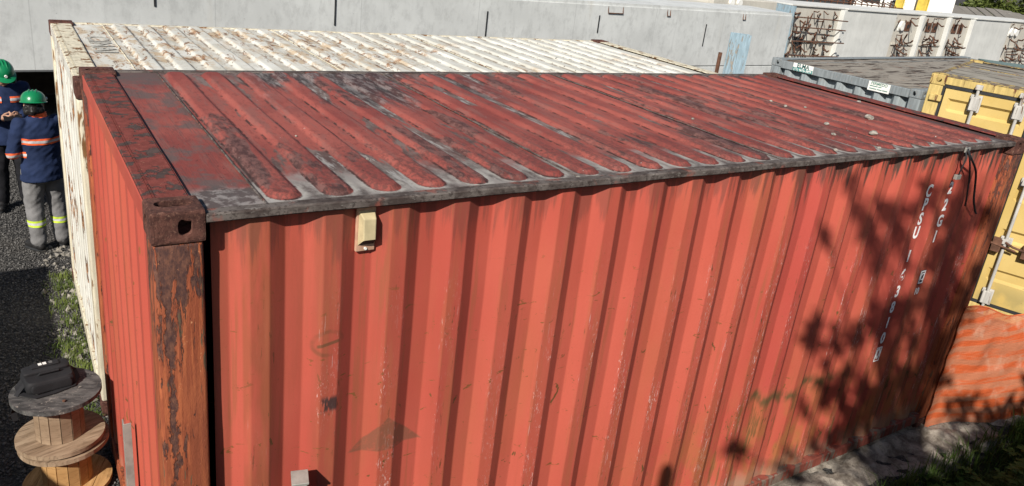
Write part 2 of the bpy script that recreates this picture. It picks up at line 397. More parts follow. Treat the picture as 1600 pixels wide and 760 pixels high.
def white_paint(h0=None):
    m = Mat('white_container_paint' + ('_roof' if h0 else ''), 0.7, 0, 0.25)
    c = m.mix(m.noise(3, detail=4).step(0.3, 0.7), (0.49, 0.475, 0.415), (0.61, 0.60, 0.55))
    rustc = m.mix(m.noise(18, detail=5, rough=0.7).step(0.35, 0.65), (0.075, 0.038, 0.022), (0.34, 0.165, 0.07))
    if h0:
        d, dx = lobe_dist(m, 0.52, 2.438); nf = m.x.step(0.405, 0.415)
        lobe = d.step(0.070, 0.064) * nf
        c = m.mix((1.0 - lobe) * m.noise(8, (1.5, 0.35, 1), 6, .7).step(0.42, 0.62) * 0.7 * nf, c, (0.36, 0.335, 0.28))
        big = (m.noise(0.9, detail=4, off=(3.3, 1.2, 0)) + m.x.step(3.2, 1.2) * 0.16 - 0.07).step(0.44, 0.58)
        c = m.mix(m.noise(7, (1.2, 0.6, 1), 6, .7, off=(4, 0, 0)).step(0.47, 0.60) * big * 0.7, c, (0.42, 0.29, 0.16))
        r = m.noise(7, (1.9, 0.6, 1), 8, 0.76, 0.8).step(0.545, 0.580) * (big * 0.85 + 0.05)
        c = m.mix(r, c, rustc)
        ed = ((d - 0.066).abs()).step(0.012, 0.004) * nf
        c = m.mix(ed * m.noise(9, (1.5, 0.9, 1), 5, .7).step(0.46, 0.56) * 0.75, c, (0.13, 0.09, 0.06))
        blk = m.noise(24, (1.3, 0.7, 1), 6, 0.7, 0.6, off=(1, 8, 0)).step(0.635, 0.655)
        c = m.mix(blk * 0.9, c, (0.045, 0.035, 0.028))
        c = m.mix(m.x.step(0.20, 0.14) * m.noise(9, detail=5).step(0.4, 0.55) * 0.85, c, rustc)
    else:
        r = m.noise(8, (1, 2.2, 0.20), 8, 0.72, 0.4).step(0.55, 0.575)
        ed = (m.y - 1.22).abs().step(0.95, 1.18)
        r = r.mx(ed * m.noise(16, (1, 1, 0.3), 5, 0.65).step(0.47, 0.54))
        c = m.mix(m.noise(7, (1, 1.5, 0.1), 4).step(0.5, 0.75) * 0.4, c, (0.55, 0.44, 0.30))
        c = m.mix(r, c, rustc)
        m.bump(r * -1.0 + m.noise(60, detail=4), 0.002, 0.5)
    return m.col(c).m

def weathered_roof(base, dark, h0, name):
    m = Mat(name, 0.85, 0, 0.15)
    c = m.mix(m.noise(4, (0.6, 1, 1), 5).step(0.3, 0.7), tuple(k * 0.8 for k in base), base)
    s = m.noise(5, (1.8, 0.25, 1), 6, 0.7, 0.3).step(0.51, 0.57)
    c = m.mix(s * 0.9, c, dark)
    c = m.mix(m.noise(6, (0.5, 1, 1), 4, off=(5, 5, 0)).step(0.60, 0.68) * 0.6, c, (0.20, 0.10, 0.06))
    return m.col(c).m

M = {}
M['red_side'] = red_side(); M['red_end'] = red_side(True)
M['red_post'] = red_post(); M['rust'] = casting_rust(); M['rail'] = rail_mat()
M['red_plain'] = rusty('red_door_paint', (0.34, 0.06, 0.04), 0.42)
M['header'] = rusty('rusty_header_plate', (0.20, 0.052, 0.042), 0.49, (0.085, 0.058, 0.052))
M['white'] = white_paint(); M['white_rail'] = rusty('white_rail_paint', (0.66, 0.60, 0.46), 0.44, (0.24, 0.12, 0.05))
M['grey_paint'] = rusty('grey_container_paint', (0.30, 0.335, 0.345), 0.30, (0.16, 0.08, 0.05))
M['grey_rail'] = rusty('grey_rail_paint', (0.24, 0.265, 0.275), 0.34, (0.20, 0.09, 0.05))
M['yellow'] = None
def yellow_paint():
    m = Mat('yellow_container_paint', 0.55, 0, 0.3)
    c = m.mix(m.noise(2, detail=4).step(0.3, 0.7), (0.49, 0.345, 0.11), (0.56, 0.415, 0.155))
    c = m.mix(m.noise(30, (1, 1, 0.8), 5, 0.6, 0.5).step(0.68, 0.70), c, (0.11, 0.06, 0.025))
    c = m.mix(m.noise(7, (1, 1, 0.3), 5).step(0.6, 0.8) * 0.4, c, (0.35, 0.22, 0.06))
    c = m.mix(m.z.step(0.55, 0.25) * m.noise(4, detail=3).step(0.35, 0.6) * 0.7, c, (0.27, 0.22, 0.09))
    return m.col(c).m
M['yellow'] = yellow_paint()
M['yellow_post'] = rusty('yellow_post_paint', (0.56, 0.42, 0.16), 0.40, (0.17, 0.07, 0.04))
M['teal'] = rusty('teal_container_paint', (0.16, 0.225, 0.215), 0.32, (0.10, 0.08, 0.07))
M['gasket'] = plain('black_gasket_rubber', (0.025, 0.026, 0.028), 0.7)
M['steel'] = rusty('galvanised_rod', (0.52, 0.50, 0.46), 0.38, (0.20, 0.12, 0.08))
M['galv'] = plain('galvanised_steel', (0.40, 0.39, 0.35), 0.5, 0.2, 14, 0.5, bump=0.001)
M['marking'] = None
def marking():
    m = Mat('white_marking_paint', 0.6); m.col(m.mix(m.noise(40, detail=4).step(0.62, 0.70) * 0.6, (0.86, 0.84, 0.82), (0.60, 0.30, 0.24)))
    return m.m
M['marking'] = marking()
M['black_mark'] = plain('black_marking_paint', (0.05, 0.04, 0.045), 0.7)
M['faded_mark'] = plain('faded_grey_lettering', (0.38, 0.365, 0.325), 0.8, 0.35, 60)
M['beige'] = plain('beige_vent_paint', (0.48, 0.40, 0.235), 0.6, 0.12, 20)
M['vent_dark'] = plain('vent_mouth_mesh', (0.06, 0.05, 0.045), 0.8)
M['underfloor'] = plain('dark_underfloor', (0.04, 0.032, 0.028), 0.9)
M['vent_plate'] = plain('vent_base_plate', (0.42, 0.25, 0.17), 0.7, 0.2, 25)

def concrete(name, base=(0.40, 0.40, 0.385), stain=0.35):
    m = Mat(name, 0.9, 0, 0.15)
    c = m.mix(m.noise(0.8, detail=5, rough=.65).step(0.35, 0.65), tuple(k * 0.86 for k in base), base)
    c = m.mix(m.noise(4.5, (1, 1, 0.6), 7, .74).step(0.46, 0.66) * stain * 1.2, c, tuple(k * 0.60 for k in base))
    c = m.mix(m.noise(9, (1, 1, 0.10), 5, .6).step(0.55, 0.72) * stain * 0.7, c, tuple(k * 0.62 for k in base))
    c = m.mix(m.noise(14, detail=5, rough=0.7).step(0.66, 0.70) * 0.6, c, tuple(k * 0.42 for k in base))
    c = m.mix(m.noise(2.2, (1, 1, 0.15), 4, off=(3, 3, 3)).step(0.62, 0.75) * 0.3, c, (0.50, 0.46, 0.38))
    jt = (((m.x / 2.44).frac() - 0.5).abs()).step(0.496, 0.4985)
    c = m.mix(jt * 0.4, c, tuple(k * 0.5 for k in base))
    return m.col(c).bump(m.noise(40, detail=5, rough=.7), 0.004, 0.4).m
M['concrete'] = concrete('precast_concrete', (0.58, 0.59, 0.575), 0.42)
M['concrete_warm'] = concrete('weathered_concrete', (0.55, 0.52, 0.455), 0.3)
M['concrete_light'] = concrete('pale_concrete', (0.62, 0.62, 0.59), 0.2)
M['rebar'] = plain('rusty_rebar', (0.12, 0.058, 0.036), 0.9, 0.4, 12)
M['anchor'] = plain('white_anchor_cap', (0.75, 0.74, 0.70), 0.6, 0.08)
M['blue_steel'] = rusty('flaking_blue_paint', (0.29, 0.39, 0.45), 0.45, (0.30, 0.27, 0.23))

def gravel():
    m = Mat('gravel_ground', 0.95, 0, 0.1)
    v = m.voro(45); v2 = m.voro(45, out='Color')
    c = m.mix(m.noise(30, detail=5, rough=0.8).step(0.35, 0.65), (0.035, 0.034, 0.033), (0.16, 0.152, 0.145))
    c = m.mix(m.noise(1.5, detail=4).step(0.45, 0.7) * 0.5, c, (0.19, 0.17, 0.145))
    c = m.mix(v.step(0.25, 0.55) * 0.6, c, (0.03, 0.029, 0.028))
    return m.col(c).bump(m.noise(70, detail=5, rough=0.8) - v * 1.5, 0.02, 1.0).m
M['gravel'] = gravel()
def pebble():
    m = Mat('grey_pebbles', 0.9, 0, 0.15)
    c = m.mix(m.noise(27, detail=2).step(0.3, 0.7), (0.040, 0.038, 0.037), (0.17, 0.162, 0.152))
    return m.col(c).m
M['pebble'] = pebble()
def soil():
    m = Mat('grassy_soil', 0.95, 0, 0.1)
    c = m.mix(m.noise(5, detail=5).step(0.4, 0.62), (0.045, 0.036, 0.024), (0.035, 0.055, 0.014))
    return m.col(c).bump(m.noise(20, detail=5), 0.03, 0.8).m
M['soil'] = soil()
def leafmat(name, a, b):
    m = Mat(name, 0.6, 0, 0.25); c = m.mix(m.noise(6, detail=2).step(0.3, 0.7), a, b); m.col(c)
    tr = m.nt.nodes.new('ShaderNodeBsdfTranslucent'); m.nt.links.new(c, tr.inputs[0])
    mx = m.nt.nodes.new('ShaderNodeMixShader'); mx.inputs[0].default_value = 0.3
    m.nt.links.new(m.b.outputs[0], mx.inputs[1]); m.nt.links.new(tr.outputs[0], mx.inputs[2])
    m.nt.links.new(mx.outputs[0], m.nt.nodes['Material Output'].inputs[0]); return m.m
M['leaf'] = leafmat('tree_leaves', (0.035, 0.065, 0.012), (0.08, 0.12, 0.028))
M['leaf_far'] = leafmat('far_tree_leaves', (0.06, 0.085, 0.018), (0.14, 0.17, 0.04))
M['grass'] = leafmat('grass_blades', (0.045, 0.085, 0.014), (0.10, 0.15, 0.035))
M['grass_dry'] = leafmat('yellow_green_grass', (0.085, 0.135, 0.025), (0.19, 0.23, 0.06))
M['weed'] = leafmat('broad_weed_leaves', (0.05, 0.11, 0.015), (0.11, 0.19, 0.035))
M['bark'] = plain('tree_bark', (0.10, 0.075, 0.055), 0.95, 0.35, 14, bump=0.01)

# ------------------------------------------------------------------ ground
def smooth(a, b, t):
    t = min(1, max(0, (t - a) / (b - a))); return t * t * (3 - 2 * t)
def ground_z(x, y):
    z = 0.0
    if y < -0.30:
        prof = -0.30 * smooth(-0.30, -0.52, y) if y > -0.55 else -0.30
        rise = 2.25 * smooth(-0.50, -2.35, y)
        k = smooth(-1.75, -0.9, x)
        z = (prof + rise) * k
    return z
xs = [-400, -150, -60, -25, -12, -7, -4] + [-3 + 0.25 * i for i in range(0, 53)] + [12, 16, 25, 60, 150, 400]
ys = [-400, -150, -60, -25, -12, -7, -4.5] + [-3.2 + 0.1 * i for i in range(0, 36)] + [1 + 0.5 * i for i in range(0, 25)] + [15, 20, 30, 60, 150, 400]
g = MB()
for y in ys:
    for x in xs:
        zz = ground_z(x, y)
        if abs(x) < 12 and abs(y) < 14: zz += 0.012 * noise.noise((x * 1.7, y * 1.7, 0)) - 0.012
        g.v.append((x, y, zz))
nx = len(xs)
for j in range(len(ys) - 1):
    for i in range(nx - 1):
        g.f.append((j * nx + i, j * nx + i + 1, (j + 1) * nx + i + 1, (j + 1) * nx + i))
go = g.build('ground', M['gravel'], smooth=True); go.data.materials.append(M['soil'])
for p in go.data.polygons:
    if p.center.y < -0.38 and p.center.x > -1.7: p.material_index = 1
tag(go, 'dark grey gravel yard with a grassy bank in front', kind='structure')

# rough concrete footing below the container
k = MB(); nxk, nyk = 240, 32
for i in range(nxk + 1):
    x = 2.6 + 5.9 * i / nxk
    for j in range(nyk):
        t = j / (nyk - 1)
        if t < 0.7: y = 0.30 - (t / 0.7) * (0.62 + 0.03 * math.sin(x * 2.3)); z = 0.045 - 0.05 * (t / 0.7) ** 2
        else: y = -0.32 - (t - 0.7) / 0.3 * 0.10 - 0.03 * math.sin(x * 2.3); z = -0.005 - (t - 0.7) / 0.3 * 0.34
        y += 0.035 * noise.noise((x * 3, t * 4, 1)); z += 0.06 * noise.noise((x * 3.1, t * 5, 3)) + 0.035 * noise.noise((x * 9, t * 12, 5)) + 0.012 * noise.noise((x * 27, t * 30, 5))
        k.v.append((x, y, min(z, 0.072)))
for i in range(nxk):
    for j in range(nyk - 1):
        a = i * nyk + j; k.f.append((a, a + nyk, a + nyk + 1, a + 1))
def rough_footing():
    m = Mat('rough_footing_concrete', 0.95, 0, 0.1)
    c = m.mix(m.noise(5, detail=6, rough=0.7).step(0.35, 0.65), (0.12, 0.098, 0.078), (0.38, 0.335, 0.28))
    c = m.mix(m.noise(30, detail=5, rough=0.75).step(0.5, 0.7) * 0.6, c, (0.08, 0.065, 0.05))
    return m.col(c).bump(m.noise(22, detail=6, rough=0.75), 0.02, 0.9).m
tag(k.build('footing', rough_footing(), smooth=True), 'rough grey concrete footing under the red container', kind='structure')

# ------------------------------------------------------------------ container parts
def casting_mesh(detail=True):
    b = MB().box((0, 0, 0), (0.178, 0.162, 0.118)).mesh('corner_casting')
    bm = bmesh.new(); bm.from_mesh(b); bmesh.ops.bevel(bm, geom=list(bm.edges), offset=0.010, segments=2, affect='EDGES', profile=0.6)
    bm.to_mesh(b); bm.free()
    if not detail: return b
    def slot(w, h, depth, axis, c):
        n = 20; pts = []
        r = min(w, h) / 2
        for i in range(n):
            a = 2 * math.pi * i / n
            u = math.cos(a) * r + math.copysign(max(w / 2 - r, 0), math.cos(a)); v = math.sin(a) * r + math.copysign(max(h / 2 - r, 0), math.sin(a))
            pts.append((u, v))
        q = MB().prism(pts, -depth, depth)
        Mx = {'z': Matrix.Identity(4), 'y': Matrix.Rotation(R(90), 4, 'X'), 'x': Matrix.Rotation(R(90), 4, 'Y') @ Matrix.Rotation(R(90), 4, 'Z')}[axis]
        q.v = [tuple(Matrix.Translation(c) @ Mx @ Vector(p)) for p in q.v]; return q.mesh('slot')
    inner = MB().box((0.022, 0.022, 0.012), (0.152, 0.136, 0.098)).mesh('inner')
    return cut(b, [inner, slot(0.126, 0.058, 0.04, 'z', (0.090, 0.088, 0.118)),
                   slot(0.048, 0.066, 0.04, 'y', (0.110, 0.0, 0.060)), slot(0.060, 0.052, 0.04, 'x', (0.0, 0.09, 0.058))])
CAST = casting_mesh()

def corr_profile(p0, p1, first, pitch, flat, slope, depth, y_out):
    # polyline (u, v): outer face at v = y_out, inner at y_out + depth; 'first' = right edge of the first outer flat
    key = [(p0, y_out + depth)]
    i = -1
    while True:
        r = first + pitch * i
        if r - flat - slope > p1 - 0.02: break
        for u, v in ((r - flat - slope, y_out + depth), (r - flat, y_out), (r, y_out), (r + slope, y_out + depth)):
            if p0 + 0.004 < u < p1 - 0.004: key.append((u, v))
        i += 1
    key.append((p1, y_out + depth if key[-1][1] > y_out + 0.01 else y_out))
    if key[1][1] < y_out + 0.01: key[0] = (p0, y_out)
    out = [key[0]]
    for a, b, c in zip(key, key[1:], key[2:]):
        A, B, Cc = Vector((*a, 0)), Vector((*b, 0)), Vector((*c, 0))
        for t in (0.0055, 0.002): out.append(tuple((B + (A - B).normalized() * min(t, (A - B).length * 0.4)).xy))
        for t in (0.002, 0.0055): out.append(tuple((B + (Cc - B).normalized() * min(t, (Cc - B).length * 0.4)).xy))
    out.append(key[-1]); return out
def split_profile(prof, cuts):
    res = []; cur = []
    cuts = list(cuts)
    for i, p in enumerate(prof):
        cur.append(p)
        if cuts and p[0] >= cuts[0]:
            res.append(cur); cur = [p]; cuts.pop(0)
    res.append(cur); return res
def corr_sheet(prof, z0, z1, mapf, dents=0.0, rows=14, seed=0.0, steps_extra=True):
    m = MB(); n = len(prof)
    for j in range(rows + 1):
        z = z0 + (z1 - z0) * j / rows
        for u, v in prof:
            d = dents * (noise.noise((u * 1.6 + seed, z * 1.3, seed)) + 0.5 * noise.noise((u * 5 + seed, z * 3.0, 9)))
            m.v.append(mapf(u, v + d, z))
    for j in range(rows):
        for i in range(n - 1):
            a = j * n + i; m.f.append((a, a + 1, a + n + 1, a + n))
    return m
def roof_sheet(x0, x1, W, zb, lobes, lw, lh, sag, seed, yedge=0.085, fine=True):
    m = MB(); X = []; st = 0.0085 if fine else 0.02
    n = max(2, int((x1 - x0) / st)); X = [x0 + (x1 - x0) * i / n for i in range(n + 1)]
    Y = [0.02, 0.045]; y = 0.05
    while y < 0.24: Y.append(y); y += 0.0085 if fine else 0.02
    while y < W - 0.24: Y.append(y); y += 0.09
    y = W - 0.24
    while y < W - 0.05: Y.append(y); y += 0.012 if fine else 0.02
    Y += [W - 0.045, W - 0.02]
    def h(x, y):
        best = 0
        for c in lobes:
            dx = abs(x - c)
            if dx > lw: continue
            hw = lw / 2; tap = hw - 0.012
            ye = yedge + hw
            if y < ye: d = math.hypot(dx, ye - y)
            elif y > W - ye: d = math.hypot(dx, y - (W - ye))
            else: d = dx
            best = max(best, 1 - smooth(tap - 0.016, hw, d))
        z = zb + lh * best
        z -= sag * (noise.noise((x * 1.3 + seed, y * 1.1, seed)) * 0.6 + 0.4) * smooth(0, 0.35, y) * smooth(W, W - 0.35, y)
        z += 0.0014 * noise.noise((x * 5, y * 3, seed)) + 0.0004 * noise.noise((x * 31, y * 21, seed))
        return z
    for y in Y:
        for x in X: m.v.append((x, y, h(x, y)))
    nn = len(X)
    for j in range(len(Y) - 1):
        for i in range(nn - 1):
            a = j * nn + i; m.f.append((a, a + 1, a + nn + 1, a + nn))
    return m

def wob_box(m, axis, a, b, lo, hi, amp, n=40, seed=0):
    # a long bar along x with slightly wavy edges; lo/hi = (y, z)
    rings = []
    for i in range(n + 1):
        t = a + (b - a) * i / n
        dy = amp * noise.noise((t * 2.3 + seed, 0, 1)); dz = amp * noise.noise((t * 2.7 + seed, 4, 1))
        r = 0.006
        ring = [(lo[0] + r, lo[1]), (hi[0] - r, lo[1]), (hi[0], lo[1] + r), (hi[0], hi[1] - r), (hi[0] - r, hi[1]), (lo[0] + r, hi[1]), (lo[0], hi[1] - r), (lo[0], lo[1] + r)]
        rings.append([(t, p + dy, q + dz) if axis == 'x' else (p + dy, t, q + dz) for p, q in ring])
    return m.loft(rings)

def container(name, label, cat, loc, rz, L, W, H, mt, fine=False, first=0.403, pitch=0.2799, doors=None, sheets=(), group=None, roof_first=0.49, seam_x=0.40, end_deep=0.036, rail_h=0.036, side_deep=0.036, flat_roof=False, panel_x0=0.172, lobe_h=0.019, cast_mat=None):
    t = thing(name, label, cat, loc, rz, group)
    c0 = None
    for sx in (0, 1):
        for sy in (0, 1):
            for sz in (1, 0):
                o = bpy.data.objects.new('corner_casting', CAST); C.objects.link(o); o.parent = t
                if not CAST.materials: CAST.materials.append(M['rust'])
                o.location = (L if sx else 0, W if sy else 0, H - 0.118 if sz else 0.118)
                o.scale = (-1 if sx else 1, -1 if sy else 1, 1 if sz else -1)
                if cast_mat: o.material_slots[0].link = 'OBJECT'; o.material_slots[0].material = cast_mat
    zt = H - 0.016 - rail_h
    for sx in (0, 1):
        for sy in (0, 1):
            x0, x1 = (0.005, 0.170) if not sx else (L - 0.170, L - 0.005)
            y0, y1 = (0.005, 0.150) if not sy else (W - 0.150, W - 0.005)
            MB().box((x0, y0, 0.1185), (x1, y1, H - 0.1185)).build('corner_post', mt['post'], t, 0.014, True, 3)
    for y0, y1 in ((0.003, 0.060), (W - 0.060, W - 0.003)):
        wob_box(MB(), 'x', 0.180, L - 0.180, (y0, zt), (y1, H - 0.016), 0.003, seed=y0).build('top_side_rail', mt['rail'], t, 0, True)
        wob_box(MB(), 'x', 0.180, L - 0.180, (y0 + 0.004, 0.085), (y1 + 0.05 if y0 < 1 else y1, 0.170), 0.002, seed=3).build('bottom_side_rail', mt['brail'], t, 0, True)
    # side walls, one object for each welded sheet
    prof = corr_profile(panel_x0, L - 0.172, first, pitch, 0.072, 0.068, side_deep, 0.0283)
    for i, pp in enumerate(split_profile(prof, sheets)):
        corr_sheet(pp, 0.165, H - 0.040, lambda u, v, z: (u, v, z), 0.0075 if fine else 0.0, 22 if fine else 2, 1.0).build('side_panel', mt['side'], t, 0, True)
        if fine: wmod = C.objects[-1].modifiers.new('w', 'WEIGHTED_NORMAL'); wmod.weight = 100; wmod.keep_sharp = False
    corr_sheet(prof, 0.165, H - 0.040, lambda u, v, z: (u, W - v, z), 0, 1).build('side_panel', mt['side2'], t, 0, True)
    # ends
    pe = corr_profile(0.152, W - 0.152, 0.30, 0.245, 0.062, 0.055, end_deep, 0.020)
    if not doors:
        corr_sheet(pe, 0.14, H - 0.05, lambda u, v, z: (v, u, z), 0.002, 8, 4.0).build('end_panel', mt['end'], t, 0, True)
        wmod = C.objects[-1].modifiers.new('w', 'WEIGHTED_NORMAL'); wmod.weight = 100; wmod.keep_sharp = False
        MB().box((0.006, 0.163, 0.02), (0.10, W - 0.163, 0.150)).build('bottom_end_rail', mt['post'], t, 0.006)
        MB().box((0.004, 0.163, H - 0.105), (0.045, W - 0.163, H - 0.016)).build('top_end_rail', mt.get('erail', mt['end']), t, 0.005)
    corr_sheet(pe, 0.14, H - 0.05, lambda u, v, z: (L - v, u, z), 0, 1).build('end_panel', mt['side2'], t, 0, True)
    MB().box((L - 0.10, 0.163, 0.02), (L - 0.006, W - 0.163, 0.150)).build('bottom_end_rail', mt['post'], t, 0.006)
    MB().box((L - 0.045, 0.163, H - 0.105), (L - 0.004, W - 0.163, H - 0.016)).build('top_end_rail', mt['post'], t, 0.005)
    # roof
    for x0, x1 in ((0.0, 0.162), (L - 0.162, L)):
        mm = MB(); wob_box(mm, 'y', 0.164, W - 0.164, (x0 + 0.006, H - 0.0155), (x1 - 0.004, H - 0.0065), 0.002, 20)
        hp = mm.build('header_plate', mt['header'], t, 0, True)
    m2 = MB()
    wob_box(m2, 'y', 0.165, W - 0.165, (0.036, H - 0.010), (0.045, H - 0.004), 0.001, 16); m2.build('weld_bead', mt['header'], t, 0, True)
    zb = H - 0.024
    lobes = []; x = roof_first
    while x < L - 0.20: lobes.append(x); x += 0.2075
    cuts = [0.150, seam_x] + [lobes[i] - 0.1037 for i in range(7, len(lobes) - 2, 7)] + [L - 0.150]
    for i, (a, b) in enumerate(zip(cuts, cuts[1:])):
        lb = [c for c in lobes if a - 0.1 < c < b + 0.1] if i and not flat_roof else []
        roof_sheet(a, b, W, zb + (0.0012 if i % 2 else 0), lb, 0.134, lobe_h, 0.006, float(i), fine=fine).build('roof_panel', mt['roof'], t, 0, True)
        if i:
            bead = MB(); bead.tube([(a, yy, zb + 0.003 + 0.001 * math.sin(yy * 20)) for yy in [0.05 + (W - 0.1) * q / 24 for q in range(25)]], 0.0045, 5)
            bead.build('weld_bead', mt['rail'], t, 0, True)
    MB().box((0.04, 0.07, 0.10), (L - 0.04, W - 0.07, 0.160)).build('floor', M['underfloor'], t)
    return t

def mats(side, end, post, rail, roof, header, side2=None, brail=None, erail=None):
    return dict(side=side, end=end, post=post, rail=rail, roof=roof, header=header, side2=side2 or end, brail=brail or post, erail=erail or end)

H_RED = 2.591
red = container('shipping_container', 'large red shipping container in front, with a dirty corrugated roof and white numbers', 'shipping container', (0, 0, 0), 0, 6.058, 2.438, H_RED,
    mats(M['red_side'], M['red_end'], M['red_post'], M['rail'], red_roof(H_RED - 0.024), M['header'], M['red_end'], rusty('dusty_bottom_rail', (0.25, 0.068, 0.048), 0.50, (0.20, 0.145, 0.115))), fine=True, sheets=(1.17, 2.29, 3.52, 4.64), panel_x0=0.203)
H_W = 2.438
white = container('shipping_container', 'rusty white shipping container directly behind the red one', 'shipping container', (-0.005, 2.755, 0), 0, 6.058, 2.438, H_W,
    mats(M['white'], M['white'], M['white_rail'], M['white_rail'], white_paint(H_W - 0.024), M['white_rail'], M['white']), fine=True, roof_first=0.52, lobe_h=0.021)
H_G = 2.2
grey = container('shipping_container', 'blue-grey shipping container with small signs along its top rail, behind the far right corner', 'shipping container', (9.93, 5.60, 0), R(-84), 2.438, 7.2, H_G,
    mats(M['grey_paint'], M['grey_paint'], M['grey_rail'], M['grey_rail'], weathered_roof((0.28, 0.25, 0.21), (0.050, 0.036, 0.028), H_G, 'grey_container_roof'), M['grey_rail'], M['grey_paint']), rail_h=0.118, side_deep=0.075, flat_roof=True, first=0.33, pitch=0.30, cast_mat=M['grey_rail'])
H_Y = 2.591
M['old_rail'] = rusty('grimy_yellow_rail', (0.42, 0.31, 0.12), 0.53, (0.16, 0.125, 0.10))
yellow = container('shipping_container', 'yellow shipping container with closed doors and grey lock rods at the right edge', 'shipping container', (9.294, -0.102, 0.06), R(20), 2.99, 2.438, H_Y,
    mats(M['yellow'], M['yellow'], M['yellow_post'], M['old_rail'], weathered_roof((0.30, 0.275, 0.23), (0.085, 0.072, 0.06), H_Y, 'yellow_container_roof'), M['old_rail'], M['yellow']), doors=True, flat_roof=True, cast_mat=rusty('yellow_casting_paint', (0.54, 0.40, 0.15), 0.47, (0.14, 0.06, 0.035)))
teal = thing('steel_sheet', 'dull teal folded steel sheet lying on the far end of the grey roof', 'steel sheet', (16.30, 5.62, H_G - 0.004), R(-133.5))
MB().box((0, 0, 0.035), (2.45, 1.45, 0.075)).build('sheet', M['teal'], teal, 0.006)
MB().box((0.02, 0.0, 0.0), (2.43, 0.05, 0.0345)).build('folded_edge', M['gasket'], teal)
MB().box((0.02, 1.40, 0.0), (2.43, 1.45, 0.0345)).build('folded_edge', M['gasket'], teal)
blue = container('shipping_container', 'unseen dull grey shipping container added to shade the gravel on the left', 'shipping container', (-2.90, -2.72, 0), R(90), 6.058, 2.438, 2.591,
    mats(M['grey_paint'], M['grey_paint'], M['grey_rail'], M['grey_rail'], M['grey_rail'], M['grey_rail'], M['grey_paint']))  # out of view, added and placed to cast the shade on the left gravel

# --- yellow doors (local x = 0 plane of the yellow container)
def door(y0, y1):
    z0, z1 = 0.16, 2.455
    m = MB()
    # pressed horizontal ribs
    zs = [z0]; xs_ = [0.030]
    for zc in (0.50, 0.98, 1.46, 1.92, 2.27):
        zs += [zc - 0.075, zc - 0.045, zc + 0.045, zc + 0.075]; xs_ += [0.030, 0.062, 0.062, 0.030]
    zs.append(z1); xs_.append(0.030)
    a = y0 + 0.05; b = y1 - 0.05
    for z, x in zip(zs, xs_):
        m.v += [(0.030, y0, z), (0.030, a, z), (x, a + 0.03, z), (x, b - 0.03, z), (0.030, b, z), (0.030, y1, z)]
    for j in range(len(zs) - 1):
        for i in range(5):
            q = j * 6 + i; m.f.append((q, q + 6, q + 7, q + 1))
    d = m.build('door', M['yellow'], yellow)
    gk = MB()
    gk.box((0.018, y0 - 0.006, z1 + 0.002), (0.034, y1 + 0.006, z1 + 0.034)); gk.box((0.018, y0 - 0.006, z0 - 0.034), (0.034, y1 + 0.006, z0 - 0.002))
    gk.box((0.018, y0 - 0.034, z0 - 0.034), (0.034, y0 - 0.007, z1 + 0.034)); gk.box((0.018, y1 + 0.007, z0 - 0.034), (0.034, y1 + 0.034, z1 + 0.034))
    gk.build('gasket', M['gasket'], d)
    return d
dl = door(1.40, 2.255); dr = door(0.19, 1.325)
MB().box((0.010, 0.163, 2.492), (0.060, 2.438 - 0.163, H_Y - 0.014)).build('top_end_rail', M['yellow_post'], yellow, 0.006)
MB().box((0.010, 0.163, 0.01), (0.100, 2.438 - 0.163, 0.120)).build('bottom_end_rail', M['yellow_post'], yellow, 0.006)
MB().box((0.064, 0.16, 0.12), (0.075, 2.28, 2.50)).build('door_backing', M['yellow'], yellow)
for y, d in ((1.93, dl), (1.50, dl), (1.20, dr), (0.62, dr)):
    m = MB(); m.tube([(-0.030, y, 0.06), (-0.030, y, 2.53)], 0.017, 10); rod = m.build('lock_rod', M['steel'], d, 0, True)
    for zc, h in ((2.345, 0.15), (1.62, 0.06), (0.93, 0.06), (0.24, 0.15)):
        b = MB(); b.box((-0.052, y - 0.045, zc - h / 2), (-0.005, y + 0.045, zc + h / 2)); b.box((-0.005, y - 0.060, zc - h / 2 - 0.02), (0.028, y + 0.060, zc + h / 2 + 0.02)); b.build('rod_bracket', M['steel'], d, 0.006)
    e = MB(); e.box((-0.055, y - 0.035, 2.50), (0.008, y + 0.035, 2.555)); e.box((-0.055, y - 0.035, 0.03), (0.008, y + 0.035, 0.085)); e.build('cam_lock', M['steel'], d, 0.008)
    hd = MB(); hd.tube([(-0.05, y, 0.93), (-0.065, y - 0.08, 0.90), (-0.065, y - 0.42, 0.86)], (0.012, 0.014, 0.011), 8); hd.box((-0.07, y - 0.27, 0.80), (0.02, y - 0.18, 0.95))
    hd.build('door_handle', M['rebar'], d, 0, True)
for z in (2.33, 1.75, 0.95, 0.35):
    MB().box((-0.028, 2.27, z - 0.035), (0.030, 2.395, z + 0.035)).build('hinge', M['yellow_post'], yellow, 0.008)

# --- signs on the grey container's top rail
def sign(x0, x1, z0, z1, rows, band=None):
    s = MB().box((x0, -0.004, z0), (x1, 0.0025, z1)).build('sign_plate', M['anchor'], grey)
    if band: MB().box((x0 + 0.002, -0.0055, z0 + 0.002), (x1 - 0.002, -0.0042, z0 + band)).build('colour_band', plain('teal_sign_band', (0.035, 0.20, 0.19), 0.6), s)
    for txt, size, zc, mat, bold in rows:
        me = text_mesh(txt, size, 'lettering', bold); o = link('lettering', me, mat, s)
        o.rotation_euler = (R(90), 0, 0); o.location = ((x0 + x1) / 2, -0.0068, zc)
sign(0.395, 0.744, 2.075, 2.193, [('ELMA', 0.088, 2.158, plain('dark_green_lettering', (0.02, 0.09, 0.085), 0.6), 0.002), ('(11) 4676-3899', 0.050, 2.100, M['anchor'], 0.001)], 0.052)
GL = plain('green_grey_lettering', (0.10, 0.22, 0.17), 0.6)
sign(1.655, 1.978, 2.050, 2.180, [('FERMEDO', 0.056, 2.155, GL, 0.001)])
s2 = grey.children[-1]
